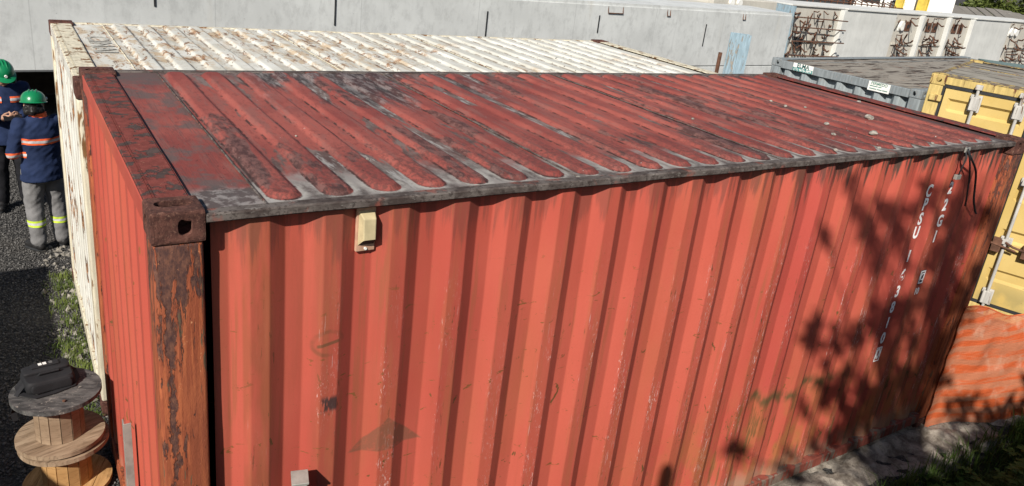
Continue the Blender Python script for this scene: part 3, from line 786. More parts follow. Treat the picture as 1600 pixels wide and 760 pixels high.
for i, (a, b, z) in enumerate(((1.68, 1.80, 2.117), (1.81, 1.86, 2.117), (1.68, 1.79, 2.080), (1.80, 1.87, 2.080), (1.88, 1.955, 2.080))):
    MB().box((a, -0.0065, z - 0.006), (b, -0.0045, z + 0.006)).build('small_print', GL, s2)

# --- lettering on the red container's side
INNER_Y = 0.0283 + 0.036
def painted(txt, x, z, size, mat=None, sx=1.0, bold=0.0, y=INNER_Y, parent=red, name='lettering'):
    o = link(name, text_mesh(txt, size, name, bold), mat or M['marking'], parent)
    o.rotation_euler = (R(90), 0, 0); o.location = (x, y - 0.004, z); o.scale = (sx, 1, 1); return o
zc = 2.255
for ch, z in zip('CPSU1638100', (2.240, 2.140, 2.030, 1.925, 1.740, 1.590, 1.455, 1.325, 1.195, 1.065, 0.930)):
    painted(ch, 4.983, z, 0.125, sx=0.80, bold=0.0042)
def frame(x0, x1, z0, z1, w, mat, name='lettering_box'):
    y0, y1 = INNER_Y - 0.0062, INNER_Y - 0.0035; m = MB()
    m.box((x0, y0, z0), (x1, y1, z0 + w)); m.box((x0, y0, z1 - w), (x1, y1, z1)); m.box((x0, y0, z0 + w), (x0 + w, y1, z1 - w)); m.box((x1 - w, y0, z0 + w), (x1, y1, z1 - w))
    return m.build(name, mat, red)
frame(4.950, 5.016, 0.868, 0.990, 0.006, M['marking'])
for ch, z in zip('22G1', (2.240, 2.110, 1.985, 1.860)):
    painted(ch, 5.263, z, 0.125, sx=0.80, bold=0.0042)
MB().box((5.229, INNER_Y - 0.0050, 1.478), (5.297, INNER_Y - 0.0030, 1.592)).build('lettering_box', M['black_mark'], red)
fr = frame(5.232, 5.294, 1.482, 1.588, 0.010, M['marking'])
painted('C', 5.263, 1.535, 0.085, sx=0.75, bold=0.001, y=INNER_Y - 0.002)
painted('10', 5.255, 1.415, 0.075, sx=0.80, bold=0.002)

# --- vent on the red container's side
vt = MB().box((0.746, 0.046, 2.338), (0.826, 0.062, 2.526)).build('vent', M['vent_plate'], red, 0.003)
vp = [(0.757, 0.812, 2.505, 0.045), (0.762, 0.808, 2.490, 0.012), (0.762, 0.808, 2.395, 0.006), (0.760, 0.810, 2.372, 0.045)]
hm = MB(); rr = []
hm.add([(0.754, 0.046, 2.512), (0.820, 0.046, 2.512), (0.814, 0.012, 2.488), (0.762, 0.012, 2.488), (0.814, 0.008, 2.400), (0.762, 0.008, 2.400), (0.820, 0.046, 2.366), (0.754, 0.046, 2.366)],
       [(0, 1, 2, 3), (3, 2, 4, 5), (0, 3, 5, 7), (2, 1, 6, 4)])
hood = hm.build('vent_hood', M['beige'], vt, 0.0); md = hood.modifiers.new('b', 'BEVEL'); md.width = 0.004; md.segments = 2
MB().add([(0.763, 0.010, 2.399), (0.813, 0.010, 2.399), (0.819, 0.0458, 2.367), (0.755, 0.0458, 2.367)], [(0, 1, 2, 3)]).build('vent_grille', M['vent_dark'], vt)
for x in (0.770, 0.803):
    pass
mm = MB(); mm.tube([(0.786, 0.047, 2.350), (0.786, 0.040, 2.350)], 0.006, 10); mm.build('rivet', M['anchor'], vt, 0, True)

# --- worn lettering on the white container's roof
o = link('lettering', text_mesh('CINAI', 0.215, 'lettering', 0.004), M['faded_mark'], white)
o.rotation_euler = (0, 0, R(-90)); o.location = (0.285, 1.42, H_W - 0.0225); o.scale = (1.25, 1.0, 1)

# ------------------------------------------------------------------ precast girders behind
gd = thing('concrete_girder', 'long pale grey precast concrete girder raised behind the white container', 'girder', (0, 9.93, 0), math.atan(0.075))
GL_ = 17.45
mm = MB(); ring = []
for i in range(61):
    x = -9 + (GL_ + 9) * i / 60
    ring.append([(x, 0.02, 1.0), (x, 0.0, 1.03), (x, 0.0, 2.33), (x, 0.03, 2.335), (x, 0.03, 2.40), (x, 1.45, 2.40), (x, 1.45, 1.0)])
mm.loft(ring).build('girder_body', M['concrete'], gd)
for x, z0, z1 in ((1.58, 1.95, 2.4), (4.4, 1.75, 2.2), (7.52, 1.60, 2.10), (10.45, 1.75, 2.12), (14.0, 1.50, 2.03)):
    MB().box((x - 0.014, -0.012, z0), (x + 0.014, 0.004, z1)).build('steel_strip', M['gasket'], gd, 0.003)
for x in (10.9, 12.6, 15.4):
    w = 0.22 if x < 12 else 0.05
    r = MB(); r.tube([(x - w, 0.01, 2.32), (x - w, -0.02, 2.18), (x + w, -0.02, 2.18), (x + w, 0.01, 2.32)], 0.012, 6); r.build('lifting_loop', M['rebar'], gd)
MB().box((2.5, 0.006, 0.0), (GL_ - 0.02, 1.40, 0.996)).build('plinth', M['concrete'], gd, 0.01)
sp = thing('support_block', 'concrete support block under the left end of the raised girder', 'support', (-4.5, 9.93 - 0.34 + 0.75, 0), math.atan(0.075))
MB().box((-0.35, -0.35, 0), (0.35, 0.55, 0.93)).build('block', M['concrete_warm'], sp, 0.02)
MB().box((-0.3, -0.3, 0.932), (0.3, 0.5, 0.997)).build('timber_packer', M['bark'], sp, 0.005)
g2 = thing('concrete_girder', 'second precast girder lying behind the long pale one', 'girder', (0, 11.75, 0), math.atan(0.075))
MB().box((-9, 0, 1.02), (16.2, 1.5, 2.36)).build('girder_body', M['concrete_warm'], g2, 0.02)
MB().box((16.25, 0.05, 0.3), (19.2, 1.45, 2.52)).build('end_block', M['concrete_warm'], g2, 0.02)
for i, x in enumerate((17.0, 17.35)):
    m = MB(); m.tube([(x, 0.045, 2.42), (x, -0.03, 2.42)], 0.10, 16); m.build('anchor_cap', M['anchor'], g2, 0, True)
for i in range(7):
    m = MB(); x = 12.6 + 0.33 * i + rnd.uniform(-.1, .1); m.tube([(x, 0.5, 2.35), (x + rnd.uniform(-.25, .25), 0.35, 2.62), (x + rnd.uniform(-.4, .4), 0.2, 2.75)], 0.014, 6); m.build('rebar', M['rebar'], g2)
MB().box((13.2, 0.25, 2.365), (14.3, 0.8, 2.50)).build('timber_packer', M['bark'], g2, 0.01)

shade_fill = thing('shade_panel', 'near-black boards added as shade in the gap under the girder', 'shade_filler', (0, 12.9, 0), math.atan(0.075))
for i in range(11): MB().box((-9 + i * 2.2, 0, 0), (-9 + i * 2.2 + 2.17, 0.06, 1.0)).build('shade_board', M['underfloor'], shade_fill, 0.004)  # near-black boards added to deepen the shade under the girder
def seg_y(x): return 13.9 + 0.055 * (x - 20.8)
def segment(x0, x1, label, kind, z0=0.0, z0b=None, top=2.40):
    t = thing('precast_segment', label, 'concrete segment', (x0, seg_y(x0), 0), math.atan(0.055), 'precast concrete segments in the yard')
    L = x1 - x0; zb = z0 if z0b is None else z0b
    mat = M['concrete_light'] if kind == 'flat' else M['concrete_warm']
    dy = 0.0 if kind == 'flat' else 0.12
    m = MB(); m.add([(0, dy, z0), (L, dy, zb), (L, 1.6, zb), (0, 1.6, z0), (0, dy, top), (L, dy, top), (L, 1.6, top), (0, 1.6, top)],
                    [(0, 3, 2, 1), (4, 5, 6, 7), (0, 1, 5, 4), (1, 2, 6, 5), (2, 3, 7, 6), (3, 0, 4, 7)])
    m.build('segment_body', mat, t, 0.015)
    MB().box((-0.01, dy - 0.05, top + 0.003), (L + 0.01, 1.62, top + 0.06)).build('top_slab', M['concrete_light'], t, 0.01)
    if kind == 'flat': return t
    # ribs between the bays
    for zr in (0.75, 1.30):
        MB().box((0.05, dy - 0.05, zr - 0.04), (L - 0.05, dy - 0.002, zr + 0.03)).build('shear_ledge', M['concrete_warm'], t, 0.008)
    MB().box((L - 0.16, -0.06, 0.05), (L - 0.02, dy - 0.002, top - 0.02)).build('edge_rib', M['concrete_light'], t, 0.01)
    rr = random.Random(int(x0 * 10))
    shared = MB().tube([(0, 0, 0), (-0.42, -0.34, -0.03), (-0.52, -0.44, 0.02)], 0.024, 6).mesh('rebar'); shared.materials.append(M['rebar'])
    n = 0
    for z in [0.42 + 0.11 * i for i in range(18)]:
        if kind != 'dense' and 1.72 < z < 2.16: continue
        for k in range(4 if kind == 'dense' else 3):
            if rr.random() < 0.10: continue
            o = bpy.data.objects.new('rebar', shared); C.objects.link(o); o.parent = t
            o.location = (0.12 + (L - 0.35) * (k + rr.uniform(0.2, 0.8)) / 4, dy - 0.003, z + rr.uniform(-.03, .03))
            o.rotation_euler = (rr.uniform(-.25, .25), rr.uniform(-.35, .2), rr.uniform(-.3, .3)); s = rr.uniform(0.6, 1.25); o.scale = (s, s, s)
    if kind == 'dense':
        for z in (0.9, 1.35, 1.8, 2.1):
            m = MB(); m.tube([(-0.15, -0.28, z), (L * 0.9, -0.30 + rr.uniform(-.1, .1), z + rr.uniform(-.06, .02))], 0.02, 6); m.build('rebar', M['rebar'], t)
        MB().box((-0.10, -0.10, 0.3), (-0.015, dy + 0.5, top)).build('formwork_edge', M['blue_steel'], t, 0.006)
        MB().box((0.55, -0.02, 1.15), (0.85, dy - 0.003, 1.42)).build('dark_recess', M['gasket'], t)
        MB().box((0.1, -0.55, 0.55), (L - 0.3, -0.10, 0.72)).build('concrete_lump', M['concrete_warm'], t, 0.03)
    else:
        for k, xx in enumerate((0.42, 0.92)):
            white_cap = kind in ('caps', 'cap') and (kind == 'caps' or k == 0)
            p = MB().box((xx - 0.19, dy - 0.025, 1.78), (xx + 0.19, dy - 0.002, 2.14)).build('anchor_plate', M['anchor'] if white_cap else M['rebar'], t, 0.01)
            m = MB(); m.tube([(xx, dy - 0.026, 1.96), (xx, dy - (0.10 if white_cap else 0.04), 1.96)], 0.16 if white_cap else 0.07, 18); m.build('anchor_cap', M['anchor'] if white_cap else M['gasket'], p, 0, True)
    return t
segment(20.8, 23.75, 'concrete segment thick with rusty rebar beside the end of the long girder', 'dense')
segment(23.80, 27.1, 'smooth pale concrete panel with a slanting lower edge, left of the anchor plates', 'flat', 0.42, 0.80)
segment(27.3, 29.1, 'rebar-studded concrete end with one white round anchor cap', 'cap')
segment(29.35, 31.2, 'middle concrete end covered with slanting rebar', 'dense2')
segment(31.45, 33.2, 'concrete end with two dark anchor holes next to the wide smooth panel', 'holes')
segment(33.25, 36.6, 'wide smooth pale concrete panel above the grey container roof', 'flat')
segment(36.65, 40.5, 'concrete end with two white round anchor caps at the far right', 'caps')

# blue steel column between the white container and the girder
bp = thing('steel_column', 'flaking pale blue steel column standing before the grey girder', 'steel column', (10.75, 7.05, 0), R(-38))
m = MB(); m.box((-0.17, -0.10, 0), (0.17, -0.084, 2.35)); m.build('flange', M['blue_steel'], bp, 0.002)
MB().box((-0.006, -0.083, 0), (0.006, 0.083, 2.345)).build('web', M['blue_steel'], bp)
MB().box((-0.17, 0.084, 0), (0.17, 0.10, 2.35)).build('flange', M['blue_steel'], bp, 0.002)
MB().box((-0.02, -0.125, 0), (0.012, -0.101, 2.10)).build('stiffener', M['blue_steel'], bp, 0.002)
MB().box((-0.30, -0.20, 0), (0.30, 0.20, 0.02)).build('base_plate', M['rebar'], bp)
for x in (0.05, 0.10):
    m = MB(); m.tube([(x, -0.102, 1.62), (x, -0.109, 1.62)], 0.03, 12); m.build('bolt_hole', M['anchor'], bp)
ap = MB(); ap.box((-0.01, -0.03, 0), (0.03, 0.03, 2.02)); apo = ap.build('steel_bar', M['rebar'], None, 0.003); apo.location = (10.25, 7.0, 0)
tag(apo, 'thin dark steel bar standing left of the blue column', 'steel bar')

# ------------------------------------------------------------------ cable spools and bag
def wood(name, a, b, grey=0.0):
    m = Mat(name, 0.85, 0, 0.15)
    c = m.mix(m.noise(4, (1, 6, 1), 4).step(0.3, 0.7), a, b)
    c = m.mix(m.noise(16, (0.6, 7, 3), 5, 0.6, 1.0).step(0.5, 0.68) * 0.6, c, tuple(k * 0.45 for k in a))
    c = m.mix(m.noise(14, detail=5).step(0.6, 0.75) * 0.4, c, tuple(k * 0.4 for k in a))
    return m.col(c).bump(m.noise(40, (0.6, 7, 1), 4), 0.002, 0.6).m
M['wood'] = wood('pine_boards', (0.34, 0.185, 0.070), (0.52, 0.315, 0.135))
M['wood_grey'] = wood('weathered_boards', (0.20, 0.135, 0.085), (0.36, 0.265, 0.18))
def dark_wood():
    m = Mat('tar_stained_boards', 0.8, 0, 0.2)
    c = m.mix(m.noise(12, (1, 3, 1), 5, 0.65).step(0.35, 0.65), (0.035, 0.034, 0.034), (0.11, 0.105, 0.10))
    c = m.mix(m.noise(28, detail=5, rough=0.7, dist=1.0).step(0.58, 0.68) * 0.8, c, (0.33, 0.30, 0.26))
    return m.col(c).bump(m.noise(30, (1, 4, 1), 4), 0.002, 0.6).m
M['wood_dark'] = dark_wood()
def disc_planks(t, z0, z1, rad, n, ang, top_mat, hole=True, mat_rim=None):
    fl = thing_part = bpy.data.objects.new('flange', None); C.objects.link(fl); fl.parent = t; fl.location = (0, 0, z0); fl.rotation_euler = (0, 0, ang)
    w = 2 * rad / n
    for i in range(n):
        a, b = -rad + w * i + 0.0015, -rad + w * (i + 1) - 0.0015
        pts = []
        K = 14
        xa = math.sqrt(max(rad * rad - a * a, 0)); xb = math.sqrt(max(rad * rad - b * b, 0))
        right = [(math.sqrt(max(rad * rad - yy * yy, 1e-6)), yy) for yy in [a + (b - a) * q / K for q in range(K + 1)]]
        poly = right + [(-x, y) for x, y in reversed(right)]
        dz = rnd.uniform(-0.0015, 0.0015)
        me = MB().prism(poly, 0, z1 - z0 + dz).mesh('plank')
        if hole and a < 0.034 and b > -0.034:
            n2 = 20; cu = MB().prism([(0.034 * math.cos(2 * math.pi * q / n2), 0.034 * math.sin(2 * math.pi * q / n2)) for q in range(n2)], -0.1, 0.2).mesh('c')
            me = cut(me, [cu])
        fix_normals(me); link('plank', me, top_mat, fl)
    m = MB(); m.loft([[(rad * 0.93 * math.cos(q * math.pi / 24), rad * 0.93 * math.sin(q * math.pi / 24), z) for q in range(48)] for z in (-0.012, -0.001)])
    m.build('backing_disc', mat_rim or top_mat, fl)
    return fl
def spool(label, loc, rad, h, th, drum_r, top_mat, bot_mat, drum_mat, ang, top=True):
    t = thing('cable_spool', label, 'cable spool', loc, 0.0, 'stacked wooden cable spools')
    disc_planks(t, h - th, h, rad, 5, ang, top_mat, True, M['wood_grey'])
    disc_planks(t, 0.013, th + 0.012, rad, 6, ang + 0.7, bot_mat, False, bot_mat)
    n = 14; w = 2 * drum_r * math.sin(math.pi / n)
    base = MB().box((-w / 2 + 0.001, -0.008, th + 0.013), (w / 2 - 0.001, 0.008, h - th - 0.013)).mesh('stave'); base.materials.append(drum_mat)
    for i in range(n):
        a = 2 * math.pi * i / n
        o = bpy.data.objects.new('stave', base); C.objects.link(o); o.parent = t
        o.location = (drum_r * math.cos(a) * 0.97, drum_r * math.sin(a) * 0.97, 0); o.rotation_euler = (0, 0, a + math.pi / 2)
    for a in (0.7, 2.8, 4.9):
        m = MB(); m.tube([(drum_r * 1.25 * math.cos(a), drum_r * 1.25 * math.sin(a), h + 0.002), (drum_r * 1.25 * math.cos(a), drum_r * 1.25 * math.sin(a), h + 0.010)], 0.009, 6); m.build('bolt_head', M['rebar'], t)
    return t
SP = (-0.275, 2.10)
spool('lower wooden cable spool with fresh pine boards, standing on the ground', (SP[0] + 0.008, SP[1], 0.0), 0.248, 0.352, 0.030, 0.132, M['wood_grey'], M['wood'], M['wood'], 0.5)
spool('upper wooden cable spool with a black-stained top carrying the bag', (SP[0] - 0.005, SP[1], 0.354), 0.242, 0.350, 0.028, 0.128, M['wood_dark'], M['wood_grey'], M['wood_grey'], -0.45)
# bag
def fabric(name, c, rough=0.85):
    m = Mat(name, rough, 0, 0.2); q = m.mix(m.noise(6, detail=3).step(0.3, 0.7), tuple(k * 0.75 for k in c), c)
    return m.col(q).bump(m.noise(9, detail=4) * 2 + m.noise(260, detail=2) * 0.3, 0.006, 0.5).m
M['bag'] = fabric('black_nylon', (0.022, 0.022, 0.024), 0.7)
bag = thing('shoulder_bag', 'black padded bag with a strap lying on the cable spool', 'bag', (-0.315, 2.185, 0.706), R(9))
def pillow(sx, sy, sz, n=12, puff=0.35):
    rings = []
    for k in range(9):
        t = -1 + 2 * k / 8; s = (1 - abs(t) ** 4 * 0.10)
        ring = []
        for i in range(40):
            a = 2 * math.pi * i / 40
            e = 0.28
            cx = math.copysign(abs(math.cos(a)) ** e, math.cos(a)); cy = math.copysign(abs(math.sin(a)) ** e, math.sin(a))
            ring.append((sx / 2 * s * cx, sy / 2 * s * cy, sz / 2 * t * (1 - 0.12 * (1 - abs(cx * cy)) * 0) + sz / 2 + 0.006 * noise.noise((cx * 2, cy * 2, t))))
        rings.append(ring)
    return MB().loft(rings)
pillow(0.265, 0.205, 0.075).build('bag_body', M['bag'], bag, 0, True)
fl = pillow(0.250, 0.10, 0.020); fl.v = [(x, y + 0.045, z + 0.073) for x, y, z in fl.v]; fl.build('flap', M['bag'], bag, 0, True)
pk = pillow(0.215, 0.022, 0.05); pk.v = [(x, y - 0.104, z + 0.012) for x, y, z in pk.v]; pk.build('front_pocket', M['bag'], bag, 0, True)
MB().tube([(-0.05, -0.02, 0.078), (-0.045, -0.03, 0.092), (0.055, -0.03, 0.092), (0.06, -0.02, 0.078)], 0.007, 8).build('handle', M['bag'], bag, 0, True)
lab = MB().box((-0.075, 0.035, 0.0935), (0.075, 0.085, 0.104)).build('label_pouch', M['bag'], bag, 0.004)
for x in (-0.034, -0.010, 0.022):
    MB().box((x, 0.048, 0.1045), (x + 0.019, 0.074, 0.1058)).build('paper_tag', M['anchor'] if x < 0.01 else plain('grey_tag', (0.10, 0.10, 0.10)), lab)
def strap(pts, w, parent, name='strap'):
    m = MB(); P = [Vector(p) for p in pts]; rings = []
    for i, p in enumerate(P):
        t = (P[min(i + 1, len(P) - 1)] - P[max(i - 1, 0)]).normalized(); s = t.cross(Vector((0, 0, 1))); s = s.normalized() if s.length > 0.15 else Vector((1, 0, 0)); n = s.cross(t)
        rings.append([p + s * w / 2 + n * .002, p - s * w / 2 + n * .002, p - s * w / 2 - n * .002, p + s * w / 2 - n * .002])
    return m.loft(rings).build(name, M['bag'], parent, 0, True)
strap([(-0.12, 0.03, 0.05), (-0.16, 0.0, 0.02), (-0.155, -0.06, 0.006), (-0.09, -0.135, 0.005), (0.0, -0.130, 0.005), (0.11, -0.105, 0.006), (0.15, -0.03, 0.01), (0.15, 0.05, 0.02), (0.12, 0.06, 0.05)], 0.032, bag)
strap([(-0.125, -0.03, 0.05), (-0.17, -0.05, 0.01), (-0.20, -0.065, -0.03), (-0.205, -0.07, -0.10), (-0.20, -0.075, -0.155)], 0.030, bag)

# ------------------------------------------------------------------ loose steel pieces
an = thing('steel_angle', 'grey steel angle bar upright against the red end wall', 'steel bar', (-0.002, 0.95, 0), 0)
MB().box((-0.036, 0.0, 0.02), (-0.001, 0.006, 1.14)).build('leg_plate', M['galv'], an, 0.001)
MB().box((-0.036, 0.0065, 0.02), (-0.030, 0.050, 1.14)).build('leg_plate', M['galv'], an, 0.001)
tb = thing('steel_post', 'square galvanised post top at the bottom edge, in front of the red wall', 'post', (0.512, -0.038, -0.3), 0)
Mx = Matrix.Rotation(R(-14), 4, 'Z')
MB().obox((0.058, 0.058, 1.66), Matrix.Translation((0, 0, 0.83)) @ Mx).build('tube', M['galv'], tb, 0.004)
cp = MB().add([Mx @ Vector(p) for p in [(-.035, -.035, 1.662), (.035, -.035, 1.662), (.035, .035, 1.675), (-.035, .035, 1.675), (-.035, -.035, 1.672), (.035, -.035, 1.672), (.035, .035, 1.688), (-.035, .035, 1.688)]],
    [(0, 3, 2, 1), (4, 5, 6, 7), (0, 1, 5, 4), (1, 2, 6, 5), (2, 3, 7, 6), (3, 0, 4, 7)]); cp.build('cap', M['galv'], tb, 0.002)
wire = thing('loose_cable', 'black cable hanging from the roof rail near the right end', 'cable', (5.16, 0, 2.54), 0)
wm = plain('black_cable', (0.02, 0.02, 0.022), 0.5)
def curve(pts, n=10):
    out = []; P = [Vector(p) for p in pts]
    for i in range(len(P) - 1):
        p0, p1, p2, p3 = P[max(i - 1, 0)], P[i], P[i + 1], P[min(i + 2, len(P) - 1)]
        for k in range(n):
            t = k / n; out.append(0.5 * ((2 * p1) + (p2 - p0) * t + (2 * p0 - 5 * p1 + 4 * p2 - p3) * t * t + (3 * p1 - p0 - 3 * p2 + p3) * t ** 3))
    out.append(P[-1]); return out
MB().tube(curve([(0.02, 0.0, 0.03), (0.03, -0.03, -0.02), (0.18, -0.03, -0.14), (0.27, -0.02, -0.27), (0.33, -0.015, -0.38), (0.42, -0.01, -0.48), (0.45, -0.01, -0.50)]), 0.0075, 6).build('strand', wm, wire, 0, True)
MB().tube(curve([(0.01, 0.0, 0.03), (0.02, -0.03, -0.02), (0.13, -0.02, -0.16), (0.20, -0.02, -0.34), (0.24, -0.01, -0.42)]), 0.006, 6).build('strand', wm, wire, 0, True)
MB().tube(curve([(0.0, 0.0, 0.02), (-0.01, -0.03, -0.04), (-0.02, -0.025, -0.12), (0.0, -0.012, -0.17)]), 0.005, 6).build('strand', wm, wire, 0, True)
MB().box((-0.03, -0.02, -0.20), (0.03, 0.004, -0.165)).build('clip', M['galv'], wire, 0.003)
MB().box((-0.01, -0.012, -0.005), (0.05, 0.0, 0.03)).build('clip', M['galv'], wire, 0.003)
# stones and debris lying on the red roof
stone_m = plain('pale_stone_chip', (0.27, 0.25, 0.215), 0.9, 0.4, 40, bump=0.003)
where = ['in the middle of the right half', 'largest dark one near the right end', 'between the two ridges at right', 'in a row of three', 'close to the far rim', 'by the far right corner', 'just right of centre', 'nearest the lettered side', 'near the grey streak', 'beside the near rim at centre', 'on the left half', 'far left on a ridge', 'at the near rim', 'at the near rim, right of centre', 'near the right corner rim', 'in a pair', 'back in the dust']
for i, (x, y, s) in enumerate(((4.213, .398, .020), (5.102, .73, .042), (4.604, .36, .034), (4.457, .634, .024), (5.774, 1.275, .026), (4.67, 1.315, .016), (4.644, 1.149, .018), (4.289, .831, .018), (4.815, 1.095, .015), (1.831, .059, .014), (.975, .51, .010), (.782, .926, .008), (3.825, .10, .018), (4.33, .13, .016), (4.965, .133, .016), (3.4, .9, .012), (4.898, 1.215, .014))):
    bm = bmesh.new(); s *= 0.8; bmesh.ops.create_icosphere(bm, subdivisions=2, radius=s)
    for v in bm.verts: v.co *= 1 + 0.35 * noise.noise(v.co / s * 1.3 + Vector((i * 3.1, 0, 0))); v.co.z *= 0.6
    me = bpy.data.meshes.new('stone_chip'); bm.to_mesh(me); bm.free()
    o = link('stone_chip', me, stone_m); lob = abs(((x - 0.49) / 0.2075 + 0.5) % 1 - 0.5) * 0.2075 < 0.05
    o.location = (x, y, 2.567 + (0.019 if lob else 0.0) + s * 0.35); o.rotation_euler = (0, 0, i)
    tag(o, 'pale stone chip on the red roof, ' + where[i], 'stone', 'stone chips on the red roof')

# ------------------------------------------------------------------ orange safety net
def net_mat():
    m = Mat('orange_safety_net', 0.75, 0, 0.2)
    w = m.z * 8.5 + (m.noise(0.9, (1, 1, 2.2), 2) - 0.5) * 1.7 + (m.noise(3.0, (.5, 1, 6), 2) - .5) * .8 + m.x * 0.35
    band = ((w.frac() - 0.5).abs() * 2.0).step(0.30, 0.62) * (m.noise(4.5, (.25, 1, 3.2), 4, .7).step(0.36, 0.52) * 0.85 + 0.15)
    weave = ((m.x * 310.0).sin() * 0.5 + 0.5) * ((m.z * 420.0).sin() * 0.5 + 0.5)
    c = m.mix(band, (0.52, 0.185, 0.095), (0.50, 0.098, 0.030))
    c = m.mix(m.noise(6, detail=5).step(0.5, 0.75) * 0.5, c, (0.62, 0.40, 0.28))
    m.col(c)
    a = band * 0.16 + 0.80 + weave * 0.08
    m.alpha(a.mn(1.0)); m.bump(m.noise(5, (1, 1, 2.5), 4) + weave * 0.1, 0.02, 0.7)
    return m.m
net = thing('safety_net', 'orange striped safety net hung beside the right end of the red container', 'safety net', (6.065, 0, 0))
nm = MB(); NX, NZ = 70, 34
for j in range(NZ + 1):
    t = j / NZ
    for i in range(NX + 1):
        s = i / NX; x = -0.13 + 2.73 * s
        zt_ = 1.205 - 0.26 * min(1, s / 0.45) - 0.06 * s + 0.025 * math.sin(s * 17); zb_ = 0.02 + 0.02 * math.sin(s * 14)
        z = zb_ + (zt_ - zb_) * t
        y = -0.026 - 0.275 * max(x, 0) * (1 - t) ** 0.8 - 0.05 * max(x, 0) * t
        y += 0.035 * noise.noise((x * 2.2, z * 5, 0.3)) * min(1, max(0.05, x * 2)) + 0.01 * noise.noise((x * 6, z * 9, 2)) - 0.04 * math.sin(math.pi * t) * min(1, max(0, x) * 4)
        nm.v.append((x + 0.01 * noise.noise((x * 5, z * 5, 8)), y, z))
for j in range(NZ):
    for i in range(NX):
        a = j * (NX + 1) + i; nm.f.append((a, a + 1, a + NX + 2, a + NX + 1))
nm.build('net_sheet', net_mat(), net, 0, True)
edge = MB(); edge.tube([nm.v[NZ * (NX + 1) + i] for i in range(0, NX + 1, 2)], 0.006, 6); edge.build('edge_cord', plain('orange_cord', (0.6, 0.14, 0.05), 0.7), net, 0, True)
st = thing('net_stake', 'wooden stake holding up the far end of the orange net', 'stake', (8.66, -0.20, 0)); MB().box((-.025, -.025, -.1), (.025, .025, 1.25)).build('stake', M['wood_grey'], st, 0.003)

# ------------------------------------------------------------------ grass, weeds, pebbles
def blades(n, region, h, w, seed, zf, dens=None):
    r = random.Random(seed); m = MB()
    k = 0
    while k < n:
        x = r.uniform(region[0], region[1]); y = r.uniform(region[2], region[3])
        if dens and r.random() > dens(x, y): continue
        k += 1
        z = zf(x, y); a = r.uniform(0, 6.283); hh = h * r.uniform(0.4, 1.25); ww = w * r.uniform(0.6, 1.3); lean = r.uniform(0.15, 0.95) * hh
        dx, dy = math.cos(a), math.sin(a); px, py = -dy * ww / 2, dx * ww / 2
        p0 = (x, y, z - 0.01); p1 = (x + dx * lean * 0.3, y + dy * lean * 0.3, z + hh * 0.6); p2 = (x + dx * lean, y + dy * lean, z + hh * (1.0 - 0.35 * lean / hh))
        o = len(m.v)
        m.v += [(p0[0] - px, p0[1] - py, p0[2]), (p0[0] + px, p0[1] + py, p0[2]), (p1[0] + px * .8, p1[1] + py * .8, p1[2]), (p1[0] - px * .8, p1[1] - py * .8, p1[2]), p2]
        m.f += [(o, o + 1, o + 2, o + 3), (o + 3, o + 2, o + 4)]
    return m
tag(blades(16000, (4.3, 8.6, -1.7, -0.34), 0.22, 0.008, 3, lambda x, y: ground_z(x, y) - 0.02, lambda x, y: 0.35 + 0.65 * smooth(-0.2, 0.35, noise.noise((x * 2.5, y * 2.5, 0)))).build('bank_grass', M['grass']),
    'long dark green grass on the bank at the lower right', 'grass', kind='stuff')
tag(blades(1700, (-0.34, 0.0, 2.7, 5.3), 0.07, 0.006, 4, lambda x, y: -0.012, lambda x, y: smooth(-0.30, -0.06, x + 0.10 * noise.noise((y * 3, 0, 0))) * (0.25 + 0.75 * smooth(-0.15, 0.3, noise.noise((x * 5, y * 4, 5))))).build('verge_grass', M['grass_dry']),
    'sparse yellow-green grass along the foot of the white container', 'grass', kind='stuff')
def rock_field(n, region, smin, smax, seed, dens=None):
    r = random.Random(seed); m = MB(); k = 0
    base = [(1, 0, 0), (-1, 0, 0), (0, 1, 0), (0, -1, 0), (0, 0, 1), (0, 0, -1)]
    F = [(0, 2, 4), (2, 1, 4), (1, 3, 4), (3, 0, 4), (2, 0, 5), (1, 2, 5), (3, 1, 5), (0, 3, 5)]
    while k < n:
        x = r.uniform(region[0], region[1]); y = r.uniform(region[2], region[3])
        if dens and r.random() > dens(x, y): continue
        k += 1; s = smin + (smax - smin) * r.random() ** 2.2; A = Matrix.Rotation(r.uniform(0, 6.28), 3, 'Z') @ Matrix.Rotation(r.uniform(0, 3), 3, 'X')
        m.add([Vector((x, y, -0.008 + s * 0.25)) + A @ Vector((a * s * r.uniform(.6, 1.2), b * s * r.uniform(.6, 1.2), c * s * r.uniform(.5, .9))) for a, b, c in base], F)
    return m
tag(rock_field(38000, (-1.3, 0.3, 0.9, 9.4), 0.004, 0.014, 5).build('gravel_stones', M['pebble']), 'loose dark gravel covering the yard at left', 'gravel', kind='stuff')
tag(rock_field(200, (-0.26, 0.05, 2.5, 6.2), 0.010, 0.045, 6).build('stone_rubble', plain('pale_rubble', (0.22, 0.20, 0.17), 0.9, 0.4, 30)), 'pale stone rubble along the foot of the white container', 'rubble', kind='stuff')
